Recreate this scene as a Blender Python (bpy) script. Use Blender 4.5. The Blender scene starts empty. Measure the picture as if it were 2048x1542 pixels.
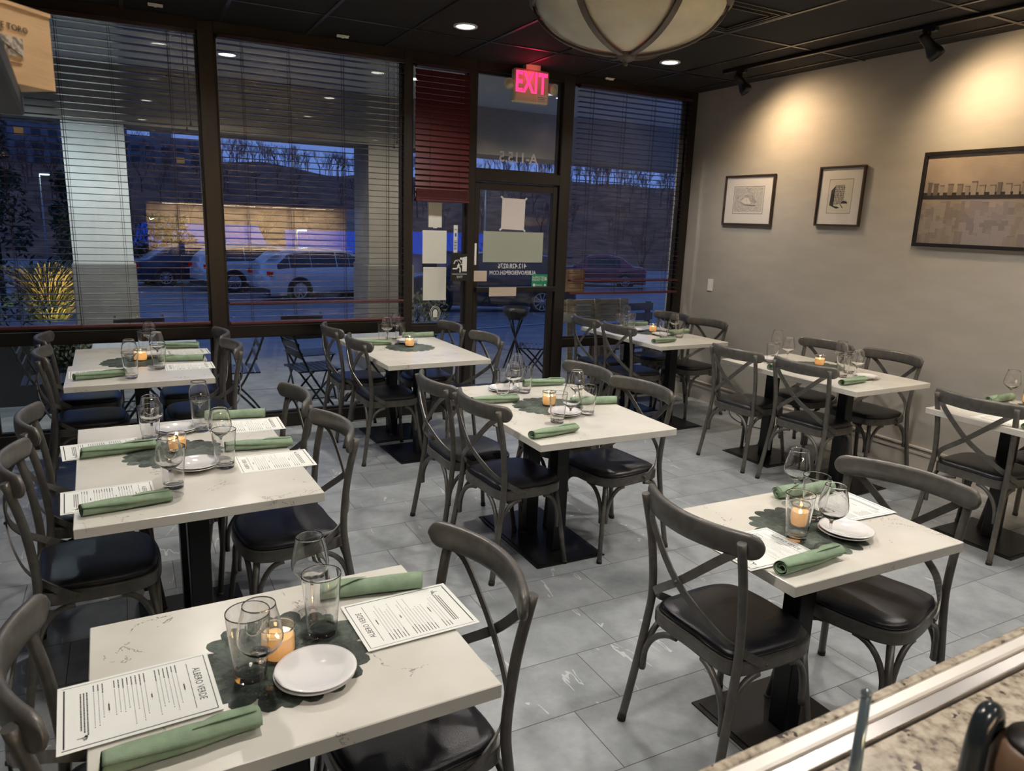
import bpy, bmesh, math, random
from mathutils import Vector, Matrix
random.seed(7)
C = bpy.context.scene.collection
S = bpy.context.scene
PI = math.pi

# ------------------------------------------------------------------ camera
YAW, PITCH, ROLL, FPX, CH = -0.4894, -0.2214, 0.0371, 1453.6, 1.7179
def cam_axes():
    cy, sy, cp, sp = math.cos(YAW), math.sin(YAW), math.cos(PITCH), math.sin(PITCH)
    f = Vector((-sy*cp, cy*cp, sp)); r = Vector((cy, sy, 0)); u = r.cross(f)
    cr, sr = math.cos(ROLL), math.sin(ROLL)
    return cr*r + sr*u, -sr*r + cr*u, f
R_, U_, F_ = cam_axes()
cd = bpy.data.cameras.new('camera'); cam = bpy.data.objects.new('camera', cd); C.objects.link(cam)
m = Matrix((R_, U_, -F_)).transposed().to_4x4(); m.translation = (0, 0, CH); cam.matrix_world = m
cd.sensor_width = 36; cd.lens = FPX*36/2048; cd.clip_start = .02; cd.clip_end = 600
cd.dof.use_dof = True; cd.dof.focus_distance = 3.2; cd.dof.aperture_fstop = 8
S.camera = cam

# ------------------------------------------------------------------ world, exposure
w = bpy.data.worlds.new('world'); S.world = w; w.use_nodes = True
nt = w.node_tree; nt.nodes.clear()
out = nt.nodes.new('ShaderNodeOutputWorld'); bg = nt.nodes.new('ShaderNodeBackground')
tc = nt.nodes.new('ShaderNodeTexCoord'); sx = nt.nodes.new('ShaderNodeSeparateXYZ'); cr = nt.nodes.new('ShaderNodeValToRGB')
nt.links.new(tc.outputs['Generated'], sx.inputs[0]); nt.links.new(sx.outputs['Z'], cr.inputs[0]); nt.links.new(cr.outputs[0], bg.inputs[0]); nt.links.new(bg.outputs[0], out.inputs[0])
cr.color_ramp.elements[0].position = 0.0; cr.color_ramp.elements[0].color = (.13, .22, .58, 1)
cr.color_ramp.elements[1].position = .7; cr.color_ramp.elements[1].color = (.07, .13, .36, 1)
bg.inputs[1].default_value = 1.05
S.view_settings.view_transform = 'Standard'; S.view_settings.look = 'None'
S.view_settings.gamma = 1; S.view_settings.use_curve_mapping = False
S.view_settings.exposure = 0.14
W_DOWN = 84.0      # ceiling downlights
W_TRACK = 44.0     # track spots
W_SOFFIT = 95.0

# ------------------------------------------------------------------ materials
def mat(name, col=(.5, .5, .5), rough=.5, metal=0., spec=.5, **k):
    M = bpy.data.materials.new(name); M.use_nodes = True
    b = M.node_tree.nodes['Principled BSDF']
    b.inputs['Base Color'].default_value = (*col, 1); b.inputs['Roughness'].default_value = rough
    b.inputs['Metallic'].default_value = metal; b.inputs['Specular IOR Level'].default_value = spec
    if 'emit' in k:
        b.inputs['Emission Color'].default_value = (*k['emit'], 1); b.inputs['Emission Strength'].default_value = k.get('es', 1)
    if 'coat' in k: b.inputs['Coat Weight'].default_value = k['coat']; b.inputs['Coat Roughness'].default_value = .1
    if 'trans' in k: b.inputs['Transmission Weight'].default_value = k['trans']
    return M
def nodes(M): return M.node_tree.nodes, M.node_tree.links, M.node_tree.nodes['Principled BSDF']
def noisy(M, c1, c2, scale=20, detail=6, bump=0., bs=None, stretch=None, lo=.35, hi=.65):
    """mottles the base colour between two tones and adds a fine bump"""
    n, l, b = nodes(M)
    t = n.new('ShaderNodeTexCoord'); mp = n.new('ShaderNodeMapping'); nz = n.new('ShaderNodeTexNoise'); r = n.new('ShaderNodeValToRGB')
    l.new(t.outputs['Object'], mp.inputs[0]); l.new(mp.outputs[0], nz.inputs[0])
    if stretch: mp.inputs['Scale'].default_value = stretch
    nz.inputs['Scale'].default_value = scale; nz.inputs['Detail'].default_value = detail
    r.color_ramp.elements[0].position = lo; r.color_ramp.elements[0].color = (*c1, 1)
    r.color_ramp.elements[1].position = hi; r.color_ramp.elements[1].color = (*c2, 1)
    l.new(nz.outputs['Fac'], r.inputs[0]); l.new(r.outputs[0], b.inputs['Base Color'])
    if bump:
        bp = n.new('ShaderNodeBump'); bp.inputs['Strength'].default_value = bump; bp.inputs['Distance'].default_value = .01
        n2 = n.new('ShaderNodeTexNoise'); n2.inputs['Scale'].default_value = bs or scale*3; n2.inputs['Detail'].default_value = 4
        l.new(mp.outputs[0], n2.inputs[0]); l.new(n2.outputs['Fac'], bp.inputs['Height']); l.new(bp.outputs[0], b.inputs['Normal'])
    return M
def emis(name, col, st):
    M = bpy.data.materials.new(name); M.use_nodes = True; n = M.node_tree.nodes; n.clear()
    e = n.new('ShaderNodeEmission'); o = n.new('ShaderNodeOutputMaterial'); e.inputs[0].default_value = (*col, 1); e.inputs[1].default_value = st
    M.node_tree.links.new(e.outputs[0], o.inputs[0]); return M
def thinglass(name, tint=(.97, .98, .97), ior=1.5, rough=0.02, edge=.0):
    """thin sheet glass: transparent with fresnel gloss, darker where seen edge-on"""
    M = bpy.data.materials.new(name); M.use_nodes = True; n = M.node_tree.nodes; l = M.node_tree.links; n.clear()
    o = n.new('ShaderNodeOutputMaterial'); t = n.new('ShaderNodeBsdfTransparent'); g = n.new('ShaderNodeBsdfGlossy'); mx = n.new('ShaderNodeMixShader'); lw = n.new('ShaderNodeLayerWeight')
    t.inputs[0].default_value = (*tint, 1); g.inputs['Roughness'].default_value = rough; lw.inputs[0].default_value = .5
    f0 = ((ior-1)/(ior+1))**2
    p5 = mth(n, l, 'POWER', lw.outputs['Facing'], 5.); fac = mth(n, l, 'MULTIPLY_ADD', p5, 1-f0, f0)
    l.new(fac, mx.inputs[0]); l.new(t.outputs[0], mx.inputs[1]); l.new(g.outputs[0], mx.inputs[2]); l.new(mx.outputs[0], o.inputs[0])
    if edge:
        r = n.new('ShaderNodeValToRGB')
        r.color_ramp.elements[0].position = .55; r.color_ramp.elements[0].color = (*tint, 1)
        r.color_ramp.elements[1].position = 1.; r.color_ramp.elements[1].color = (edge, edge, edge, 1)
        l.new(lw.outputs['Facing'], r.inputs[0]); l.new(r.outputs[0], t.inputs[0])
    return M
def realglass(name, col=(1, 1, 1), rough=0.):
    M = bpy.data.materials.new(name); M.use_nodes = True; n = M.node_tree.nodes; l = M.node_tree.links; n.clear()
    o = n.new('ShaderNodeOutputMaterial'); g = n.new('ShaderNodeBsdfGlass'); g.inputs[0].default_value = (*col, 1); g.inputs['IOR'].default_value = 1.5; g.inputs['Roughness'].default_value = rough
    l.new(g.outputs[0], o.inputs[0]); return M
def mth(n, l, op, a, b=None, c=None):
    q = n.new('ShaderNodeMath'); q.operation = op
    for i, v in enumerate((a, b, c)):
        if v is None: continue
        if isinstance(v, (int, float)): q.inputs[i].default_value = v
        else: l.new(v, q.inputs[i])
    return q.outputs[0]

M_chair = noisy(mat('chair_grey_metal', (.09, .083, .075), .36, .25), (.095, .088, .079), (.13, .121, .109), 30, 5, .02)
M_leather = noisy(mat('black_leather', (.012, .012, .016), .3, 0, .6), (.010, .010, .014), (.016, .016, .02), 60, 4, .12, 350)
M_rubber = mat('black_rubber', (.01, .01, .01), .6)
M_blackmetal = mat('black_metal', (.015, .015, .016), .35, .4)
M_frame = mat('bronze_frame', (.022, .017, .014), .4, .3)
M_slat = mat('burgundy_slat', (.035, .022, .026), .22, 0, .6)
M_slatred = mat('burgundy_slat_closed', (.085, .018, .02), .4, 0, .5)
M_cord = mat('blind_cord', (.03, .012, .012), .7)
M_napkin = noisy(mat('sage_linen', (.23, .32, .21), .85), (.215, .30, .195), (.28, .375, .25), 25, 6, .25, 500)
M_leaf = noisy(mat('dark_green_leaf', (.05, .075, .05), .55), (.04, .055, .042), (.082, .102, .078), 60, 6, .3, 160)
def island(M, amt=.45):
    n, l, b = nodes(M); g = n.new('ShaderNodeNewGeometry'); src = b.inputs['Base Color'].links[0].from_socket; h = n.new('ShaderNodeHueSaturation')
    l.new(src, h.inputs['Color']); l.new(mth(n, l, 'MULTIPLY_ADD', g.outputs['Random Per Island'], amt*2, 1-amt), h.inputs['Value']); l.new(h.outputs[0], b.inputs['Base Color'])
island(M_leaf, .6)
M_paper = mat('menu_paper', (.82, .82, .77), .6)
M_ink = mat('black_ink', (.025, .025, .025), .7)
M_inkgrey = mat('grey_ink', (.28, .28, .27), .7)
M_porcelain = mat('white_porcelain', (.82, .80, .78), .12, 0, .5, coat=.5)
M_glass = realglass('drinking_glass')
M_foot = thinglass('foot_glass', (.98, .98, .98), 1.5, .01, .3)
M_solid = realglass('solid_glass', (.98, .99, .98))
M_pane = thinglass('window_glass', (.93, .95, .95), 1.52, .0)
M_picglass = thinglass('picture_glass', (.99, .99, .99), 1.45, .02)
M_white = mat('white_plastic', (.75, .74, .70), .4)
M_flame = emis('candle_flame', (1, .62, .2), 60)
M_wax = bpy.data.materials.new('glowing_wax'); M_wax.use_nodes = True
_n, _l, _b = nodes(M_wax); _n.remove(_b)
_t = _n.new('ShaderNodeBsdfTranslucent'); _d = _n.new('ShaderNodeBsdfDiffuse'); _m = _n.new('ShaderNodeMixShader')
_t.inputs[0].default_value = (1, .84, .60, 1); _d.inputs[0].default_value = (.9, .82, .68, 1); _m.inputs[0].default_value = .5
_l.new(_t.outputs[0], _m.inputs[1]); _l.new(_d.outputs[0], _m.inputs[2]); _l.new(_m.outputs[0], _n['Material Output'].inputs[0])

def stone_mat(name, base, base2, vein, scale=3.2):
    """engineered quartz with sparse broken brown veins"""
    M = mat(name, base, .22, 0, .5); n, l, b = nodes(M)
    t = n.new('ShaderNodeTexCoord'); oi = n.new('ShaderNodeObjectInfo'); ad = n.new('ShaderNodeVectorMath'); ad.operation = 'ADD'
    l.new(t.outputs['Object'], ad.inputs[0])
    cx = n.new('ShaderNodeCombineXYZ'); l.new(mth(n, l, 'MULTIPLY', oi.outputs['Random'], 37.), cx.inputs[0]); l.new(mth(n, l, 'MULTIPLY', oi.outputs['Random'], 91.), cx.inputs[1]); l.new(cx.outputs[0], ad.inputs[1])
    n1 = n.new('ShaderNodeTexNoise'); n1.inputs['Scale'].default_value = scale; n1.inputs['Detail'].default_value = 7; n1.inputs['Roughness'].default_value = .62; n1.inputs['Distortion'].default_value = .6
    l.new(ad.outputs[0], n1.inputs[0])
    v = mth(n, l, 'ABSOLUTE', mth(n, l, 'SUBTRACT', n1.outputs['Fac'], .5))
    line = mth(n, l, 'LESS_THAN', v, .003)
    n2 = n.new('ShaderNodeTexNoise'); n2.inputs['Scale'].default_value = 5.5; n2.inputs['Detail'].default_value = 2; l.new(ad.outputs[0], n2.inputs[0])
    msk = mth(n, l, 'GREATER_THAN', n2.outputs['Fac'], .56)
    n3 = n.new('ShaderNodeTexNoise'); n3.inputs['Scale'].default_value = 60; l.new(ad.outputs[0], n3.inputs[0])
    brk = mth(n, l, 'GREATER_THAN', n3.outputs['Fac'], .44)
    fac = mth(n, l, 'MULTIPLY', mth(n, l, 'MULTIPLY', line, msk), mth(n, l, 'MULTIPLY', brk, .75))
    r = n.new('ShaderNodeValToRGB'); r.color_ramp.elements[0].color = (*base, 1); r.color_ramp.elements[1].color = (*base2, 1)
    r.color_ramp.elements[0].position = .4; r.color_ramp.elements[1].position = .62; l.new(n2.outputs['Fac'], r.inputs[0])
    mx = n.new('ShaderNodeMix'); mx.data_type = 'RGBA'; l.new(fac, mx.inputs[0]); l.new(r.outputs[0], mx.inputs[6]); mx.inputs[7].default_value = (*vein, 1)
    l.new(mx.outputs[2], b.inputs['Base Color']); return M
M_quartz = stone_mat('white_quartz', (.70, .67, .60), (.65, .62, .55), (.16, .12, .09))

def granite():
    M = mat('speckled_granite', (.4, .33, .24), .25, 0, .5); n, l, b = nodes(M)
    t = n.new('ShaderNodeTexCoord'); n1 = n.new('ShaderNodeTexNoise'); n1.inputs['Scale'].default_value = 75; n1.inputs['Detail'].default_value = 7
    l.new(t.outputs['Object'], n1.inputs[0]); r = n.new('ShaderNodeValToRGB'); e = r.color_ramp.elements
    e[0].position = .30; e[0].color = (.10, .075, .06, 1); e[1].position = .60; e[1].color = (.50, .43, .33, 1)
    x = e.new(.42); x.color = (.33, .27, .20, 1)
    l.new(n1.outputs['Fac'], r.inputs[0])
    n2 = n.new('ShaderNodeTexNoise'); n2.inputs['Scale'].default_value = 45; l.new(t.outputs['Object'], n2.inputs[0])
    k = mth(n, l, 'GREATER_THAN', n2.outputs['Fac'], .69)
    mx = n.new('ShaderNodeMix'); mx.data_type = 'RGBA'; l.new(k, mx.inputs[0]); l.new(r.outputs[0], mx.inputs[6]); mx.inputs[7].default_value = (.05, .035, .03, 1)
    l.new(mx.outputs[2], b.inputs['Base Color']); return M
M_granite = granite()

def floor_mat():
    M = mat('grey_slate_tile', (.2, .21, .22), .36, 0, .5); n, l, b = nodes(M)
    g = n.new('ShaderNodeNewGeometry'); s = n.new('ShaderNodeSeparateXYZ'); l.new(g.outputs['Position'], s.inputs[0])
    ky = mth(n, l, 'DIVIDE', mth(n, l, 'SUBTRACT', s.outputs['Y'], 4.045), .305); k = mth(n, l, 'FLOOR', ky)
    kx = mth(n, l, 'DIVIDE', mth(n, l, 'SUBTRACT', mth(n, l, 'SUBTRACT', s.outputs['X'], .508), mth(n, l, 'MULTIPLY', k, .2033)), .61); kk = mth(n, l, 'FLOOR', kx)
    fy = mth(n, l, 'SUBTRACT', ky, k); fx = mth(n, l, 'SUBTRACT', kx, kk)
    dy = mth(n, l, 'MINIMUM', fy, mth(n, l, 'SUBTRACT', 1., fy)); dx = mth(n, l, 'MINIMUM', fx, mth(n, l, 'SUBTRACT', 1., fx))
    d = mth(n, l, 'MINIMUM', mth(n, l, 'MULTIPLY', dy, .305), mth(n, l, 'MULTIPLY', dx, .61))
    grout = mth(n, l, 'LESS_THAN', d, .0016)
    cv = n.new('ShaderNodeCombineXYZ'); l.new(k, cv.inputs[0]); l.new(kk, cv.inputs[1])
    wn = n.new('ShaderNodeTexWhiteNoise'); l.new(cv.outputs[0], wn.inputs[0])
    # per-tile shifted noise space
    sc = n.new('ShaderNodeVectorMath'); sc.operation = 'SCALE'; l.new(wn.outputs['Color'], sc.inputs[0]); sc.inputs['Scale'].default_value = 13.
    ad = n.new('ShaderNodeVectorMath'); ad.operation = 'ADD'; l.new(g.outputs['Position'], ad.inputs[0]); l.new(sc.outputs[0], ad.inputs[1])
    n1 = n.new('ShaderNodeTexNoise'); n1.inputs['Scale'].default_value = 5; n1.inputs['Detail'].default_value = 8; n1.inputs['Roughness'].default_value = .65; l.new(ad.outputs[0], n1.inputs[0])
    r = n.new('ShaderNodeValToRGB'); r.color_ramp.elements[0].position = .3; r.color_ramp.elements[0].color = (.20, .215, .225, 1); r.color_ramp.elements[1].position = .72; r.color_ramp.elements[1].color = (.37, .39, .40, 1)
    l.new(n1.outputs['Fac'], r.inputs[0])
    mp = n.new('ShaderNodeMapping'); mp.inputs['Rotation'].default_value = (0, 0, -.5); mp.inputs['Scale'].default_value = (2.2, .5, 1); l.new(ad.outputs[0], mp.inputs[0])
    n2 = n.new('ShaderNodeTexNoise'); n2.inputs['Scale'].default_value = 1.3; n2.inputs['Detail'].default_value = 5; n2.inputs['Roughness'].default_value = .5; n2.inputs['Distortion'].default_value = .3; l.new(mp.outputs[0], n2.inputs[0])
    vv = mth(n, l, 'ABSOLUTE', mth(n, l, 'SUBTRACT', n2.outputs['Fac'], .5)); vein = mth(n, l, 'LESS_THAN', vv, .0032)
    n3 = n.new('ShaderNodeTexNoise'); n3.inputs['Scale'].default_value = 4.5; l.new(ad.outputs[0], n3.inputs[0]); vm = mth(n, l, 'GREATER_THAN', n3.outputs['Fac'], .54)
    fac = mth(n, l, 'MULTIPLY', mth(n, l, 'MULTIPLY', vein, vm), .7)
    mx = n.new('ShaderNodeMix'); mx.data_type = 'RGBA'; l.new(fac, mx.inputs[0]); l.new(r.outputs[0], mx.inputs[6]); mx.inputs[7].default_value = (.62, .63, .62, 1)
    m2 = n.new('ShaderNodeMix'); m2.data_type = 'RGBA'; l.new(grout, m2.inputs[0]); l.new(mx.outputs[2], m2.inputs[6]); m2.inputs[7].default_value = (.055, .05, .045, 1)
    l.new(m2.outputs[2], b.inputs['Base Color'])
    bp = n.new('ShaderNodeBump'); bp.inputs['Strength'].default_value = .25; bp.inputs['Distance'].default_value = .004; n4 = n.new('ShaderNodeTexNoise'); n4.inputs['Scale'].default_value = 26; n4.inputs['Detail'].default_value = 8
    l.new(g.outputs['Position'], n4.inputs[0]); l.new(n4.outputs['Fac'], bp.inputs['Height']); l.new(bp.outputs[0], b.inputs['Normal'])
    return M
M_floor = floor_mat()

# ------------------------------------------------------------------ mesh helpers
class MB:
    def __init__(s): s.v = []; s.f = []; s.mi = []; s.mats = []; s.smooth = []
    def mat(s, M):
        if M not in s.mats: s.mats.append(M)
        return s.mats.index(M)
    def add(s, vs, fs, M=None, sm=False, T=None):
        o = len(s.v); i = s.mat(M) if M else 0
        s.v += [tuple(T @ Vector(p)) if T else tuple(p) for p in vs]
        for f in fs: s.f.append([o+a for a in f]); s.mi.append(i); s.smooth.append(sm)
        return s
    def box(s, a, b, M=None, T=None, bev=0):
        x0, y0, z0 = a; x1, y1, z1 = b
        if not bev:
            return s.add([(x0,y0,z0),(x1,y0,z0),(x1,y1,z0),(x0,y1,z0),(x0,y0,z1),(x1,y0,z1),(x1,y1,z1),(x0,y1,z1)],
                  [(0,3,2,1),(4,5,6,7),(0,1,5,4),(1,2,6,5),(2,3,7,6),(3,0,4,7)], M, False, T)
        e = bev; rings = [(x0+e,y0+e,x1-e,y1-e,z0),(x0,y0,x1,y1,z0+e),(x0,y0,x1,y1,z1-e),(x0+e,y0+e,x1-e,y1-e,z1)]
        vs = []; 
        for (a0,b0,a1,b1,z) in rings:
            c = e if z in (z0+e, z1-e) else e*.4
            vs += [(a0+c,b0,z),(a1-c,b0,z),(a1,b0+c,z),(a1,b1-c,z),(a1-c,b1,z),(a0+c,b1,z),(a0,b1-c,z),(a0,b0+c,z)]
        fs = [tuple(reversed(range(8))), tuple(range(24, 32))]
        for k in range(3):
            for i in range(8): j = (i+1) % 8; fs.append((k*8+i, k*8+j, k*8+8+j, k*8+8+i))
        return s.add(vs, fs, M, False, T)
    def tube(s, pts, r, n=10, M=None, T=None, cap=True, flat=1.):
        pts = [Vector(p) for p in pts]; k = len(pts); rs = r if isinstance(r, (list, tuple)) else [r]*k
        vs = []; ref = None
        for i, p in enumerate(pts):
            t = (pts[min(i+1, k-1)] - pts[max(i-1, 0)]).normalized()
            if ref is None: ref = Vector((0, 0, 1)) if abs(t.z) < .9 else Vector((1, 0, 0))
            a = t.cross(ref).normalized(); b = a.cross(t).normalized(); ref = b
            for j in range(n):
                q = 2*PI*j/n; vs.append(tuple(p + rs[i]*(math.cos(q)*a + flat*math.sin(q)*b)))
        fs = [(i*n+j, i*n+(j+1) % n, (i+1)*n+(j+1) % n, (i+1)*n+j) for i in range(k-1) for j in range(n)]
        s.add(vs, fs, M, True, T)
        if cap: 
            o = len(s.v)-len(vs); i = s.mat(M) if M else 0
            s.f += [[o+j for j in reversed(range(n))], [o+(k-1)*n+j for j in range(n)]]; s.mi += [i, i]; s.smooth += [False, False]
        return s
    def lathe(s, prof, n=32, M=None, T=None, sm=True):
        vs = []; k = len(prof)
        for (r, z) in prof:
            for j in range(n): q = 2*PI*j/n; vs.append((r*math.cos(q), r*math.sin(q), z))
        fs = [(i*n+j, i*n+(j+1) % n, (i+1)*n+(j+1) % n, (i+1)*n+j) for i in range(k-1) for j in range(n)]
        return s.add(vs, fs, M, sm, T)
    def prism(s, outline, z0, z1, M=None, T=None, scale_top=1., sm=False):
        n = len(outline); vs = [(x, y, z0) for x, y in outline] + [(x*scale_top, y*scale_top, z1) for x, y in outline]
        fs = [tuple(reversed(range(n))), tuple(range(n, 2*n))] + [(i, (i+1) % n, n+(i+1) % n, n+i) for i in range(n)]
        return s.add(vs, fs, M, sm, T)
    def ribbon(s, pts, normals, w, th, M=None, T=None):
        pts = [Vector(p) for p in pts]; k = len(pts); vs = []
        for i, p in enumerate(pts):
            t = (pts[min(i+1, k-1)] - pts[max(i-1, 0)]).normalized(); nn = Vector(normals[i] if isinstance(normals, list) else normals)
            nn = (nn - t*nn.dot(t)).normalized(); b = t.cross(nn)
            ww = w[i] if isinstance(w, list) else w
            for a, c in ((-1, -1), (1, -1), (1, 1), (-1, 1)): vs.append(tuple(p + b*a*ww/2 + nn*c*th/2))
        fs = [(i*4+j, i*4+(j+1) % 4, i*4+4+(j+1) % 4, i*4+4+j) for i in range(k-1) for j in range(4)] + [(3, 2, 1, 0), (k*4-4, k*4-3, k*4-2, k*4-1)]
        return s.add(vs, fs, M, False, T)
    def quad(s, p, M=None, T=None): return s.add(p, [(0, 1, 2, 3)], M, False, T)
    def mesh(s, name, M=None, recalc=True):
        me = bpy.data.meshes.new(name); me.from_pydata(s.v, [], s.f)
        for mm in (s.mats or ([M] if M else [])): me.materials.append(mm)
        for p, i, q in zip(me.polygons, s.mi, s.smooth): p.material_index = i if s.mats else 0; p.use_smooth = q
        if recalc:
            b = bmesh.new(); b.from_mesh(me); bmesh.ops.recalc_face_normals(b, faces=b.faces); b.to_mesh(me); b.free()
        me.update(); return me
    def build(s, name, M=None, parent=None, loc=(0, 0, 0), rz=0, recalc=True):
        o = bpy.data.objects.new(name, s.mesh(name, M, recalc)); C.objects.link(o)
        o.location = loc; o.rotation_euler = (0, 0, rz)
        if parent: o.parent = parent
        return o
def refine(prof, e=.0006):
    o = [prof[0]]
    for (a, b) in zip(prof, prof[1:]):
        L = math.hypot(b[0]-a[0], b[1]-a[1])
        if L > 4*e: o += [(a[0]+(b[0]-a[0])*e/L, a[1]+(b[1]-a[1])*e/L), (b[0]-(b[0]-a[0])*e/L, b[1]-(b[1]-a[1])*e/L)]
        o.append(b)
    return o
def rotz(a, loc=(0, 0, 0)): return Matrix.Translation(loc) @ Matrix.Rotation(a, 4, 'Z')
def smooth_path(ctrl, n=6):
    """Catmull-Rom through control points"""
    P = [Vector(p) for p in ctrl]; P = [2*P[0]-P[1]] + P + [2*P[-1]-P[-2]]; o = []
    for i in range(1, len(P)-2):
        for k in range(n):
            t = k/n; a, b, c, d = P[i-1:i+3]
            o.append(.5*((2*b) + (c-a)*t + (2*a-5*b+4*c-d)*t*t + (3*b-a-3*c+d)*t**3))
    o.append(P[-2]); return o
def closed_path(ctrl, n=5):
    P = [Vector(p) for p in ctrl]; k = len(P); o = []
    for i in range(k):
        a, b, c, d = P[i-1], P[i], P[(i+1) % k], P[(i+2) % k]
        for j in range(n):
            t = j/n; o.append(.5*((2*b) + (c-a)*t + (2*a-5*b+4*c-d)*t*t + (3*b-a-3*c+d)*t**3))
    return o
def empty(name, loc=(0, 0, 0), rz=0):
    o = bpy.data.objects.new(name, None); C.objects.link(o); o.location = loc; o.rotation_euler = (0, 0, rz); o.empty_display_size = .05; return o
def tag(o, label=None, cat=None, group=None, kind=None):
    if label: o['label'] = label
    if cat: o['category'] = cat
    if group: o['group'] = group
    if kind: o['kind'] = kind
    return o
KIDS = {}
def kids(o): return [c for c in C.objects if c.parent == o]
def copy_tree(o, parent=None):
    c = o.copy(); C.objects.link(c); c.parent = parent
    for ch in KIDS.setdefault(o.name, kids(o)): copy_tree(ch, c)
    return c
def struct(o): o['kind'] = 'structure'; return o
def text_mesh(body, size, ext=0.0004, align='CENTER', sx=1., sp=1., bold=0.):
    cu = bpy.data.curves.new('lettering', 'FONT'); cu.body = body; cu.size = size; cu.extrude = ext; cu.align_x = align; cu.align_y = 'CENTER'; cu.resolution_u = 2; cu.space_character = sp; cu.offset = bold
    o = bpy.data.objects.new('lettering', cu); C.objects.link(o); bpy.context.view_layer.update()
    me = bpy.data.meshes.new_from_object(o.evaluated_get(bpy.context.evaluated_depsgraph_get()))
    vs = [(v.co.x*sx, v.co.y, v.co.z) for v in me.vertices]; fs = [tuple(p.vertices) for p in me.polygons]
    bpy.data.objects.remove(o); bpy.data.curves.remove(cu); bpy.data.meshes.remove(me)
    return vs, fs
def add_text(mb, body, size, T, M, ext=.0004, align='CENTER', sx=1., sp=1., bold=0.):
    vs, fs = text_mesh(body, size, ext, align, sx, sp, bold); mb.add(vs, fs, M, False, T)
# ------------------------------------------------------------------ room shell
YW, XR, ZC, XL, YB = 6.016, 5.155, 3.031, -2.6, -3.4
fl = struct(MB().box((XL-.15, YB-.15, -.1), (XR+.15, YW+.08, 0)).build('floor', M_floor))
M_wall = noisy(mat('greige_paint', (.37, .34, .30), .75), (.35, .33, .295), (.385, .36, .325), 3, 4, .12, 9, (1, 1, 3))
struct(MB().box((XR, YB-.15, 0), (XR+.15, YW+.2, ZC+.1)).build('wall_right', M_wall))
struct(MB().box((XL-.15, YB-.15, 0), (XL, YW+.2, ZC+.1)).build('wall_left', M_wall))
M_black = noisy(mat('black_ceiling_tile', (.007, .0066, .0064), .85), (.0055, .005, .005), (.010, .009, .0088), 90, 3, .2, 250)
struct(MB().box((XL-.15, YB-.15, ZC), (XR+.15, YW+.2, ZC+.1)).build('ceiling', M_black))
M_tbar = mat('dark_tbar', (.05, .045, .04), .3, .4)
g = MB()
x = 4.362-.61*11
while x < XR: 
    if x > XL: g.box((x-.012, YB, ZC-.006), (x+.012, YW-.06, ZC), M_tbar)
    x += .61
y = 4.10-1.21*6
while y < YW-.1:
    if y > YB: g.box((XL, y-.012, ZC-.0065), (XR, y+.012, ZC), M_tbar)
    y += 1.21
struct(g.build('trim_1'))
# baseboard with stepped cap, right wall
bb = MB(); bb.box((XR-.016, YB, 0), (XR, YW-.05, .135)); bb.box((XR-.022, YB, .135), (XR, YW-.05, .15)); bb.box((XR-.017, YB, .15), (XR, YW-.05, .168)); bb.box((XR-.012, YB, .168), (XR, YW-.05, .178)); bb.box((XR-.026, YB, .178), (XR, YW-.05, .19))
M_base = mat('baseboard_paint', (.47, .44, .39), .5)
struct(bb.build('baseboard_right', M_base))
# back wall with lit kitchen pass behind the camera
M_cream = mat('cream_kitchen_wall', (.72, .60, .42), .7); M_dk = mat('dark_panel', (.06, .045, .035), .6)
bw = MB(); bw.box((XL, YB-.15, 0), (XR, YB, .95), M_dk); bw.box((XL, YB-.15, 1.85), (XR, YB, ZC), M_dk); bw.box((XL, YB-.15, .95), (.4, YB, 1.85), M_dk); bw.box((4.5, YB-.15, .95), (XR, YB, 1.85), M_dk)
bw.box((.4, YB-1.3, .9), (4.5, YB-.15, .95), M_cream); bw.box((.4, YB-1.3, 1.85), (4.5, YB-.15, 1.9), M_cream); bw.box((.4, YB-1.35, .95), (4.5, YB-1.3, 1.85), M_cream)
struct(bw.build('wall_back'))
lk = bpy.data.lights.new('kitchen_light', 'AREA'); lk.energy = 200; lk.size = 3.4; lk.size_y = .3; lk.shape = 'RECTANGLE'; lk.color = (1, .85, .62)
lo = bpy.data.objects.new('kitchen_light', lk); C.objects.link(lo); lo.location = (2.4, YB-.8, 1.83)

# window wall framing (one structure), with header and sill curb
fr = MB(); Y0, Y1 = YW-.05, YW+.07
def post(x0, x1, z0=0, z1=ZC): fr.box((x0, Y0, z0), (x1, Y1, z1), bev=.003)
post(XL, -2.35); post(-1.0, -.88); post(.555, .665); post(2.09, 2.165); post(2.675, 2.745); post(3.6, 3.715); post(5.06, XR)
for a, b in ((-2.35, -1.0), (-.88, .555), (.665, 2.09)):
    fr.box((a, Y0, .765), (b, Y1, .845)); fr.box((a, Y0, 0), (b, Y1, .11)); fr.box((a, Y0, 2.955), (b, Y1, ZC))
fr.box((2.165, Y0, .74), (2.675, Y1, .80)); fr.box((2.165, Y0, 0), (2.675, Y1, .11)); fr.box((2.165, Y0, 2.95), (2.675, Y1, ZC))
fr.box((3.715, Y0, .55), (5.06, Y1, .62)); fr.box((3.715, Y0, 0), (5.06, Y1, .11)); fr.box((3.715, Y0, 2.965), (5.06, Y1, ZC))
fr.box((2.745, Y0, 2.06), (3.6, Y1, 2.15)); fr.box((2.745, Y0, 2.96), (3.6, Y1, ZC))
struct(fr.build('wall_front', M_frame))
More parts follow.
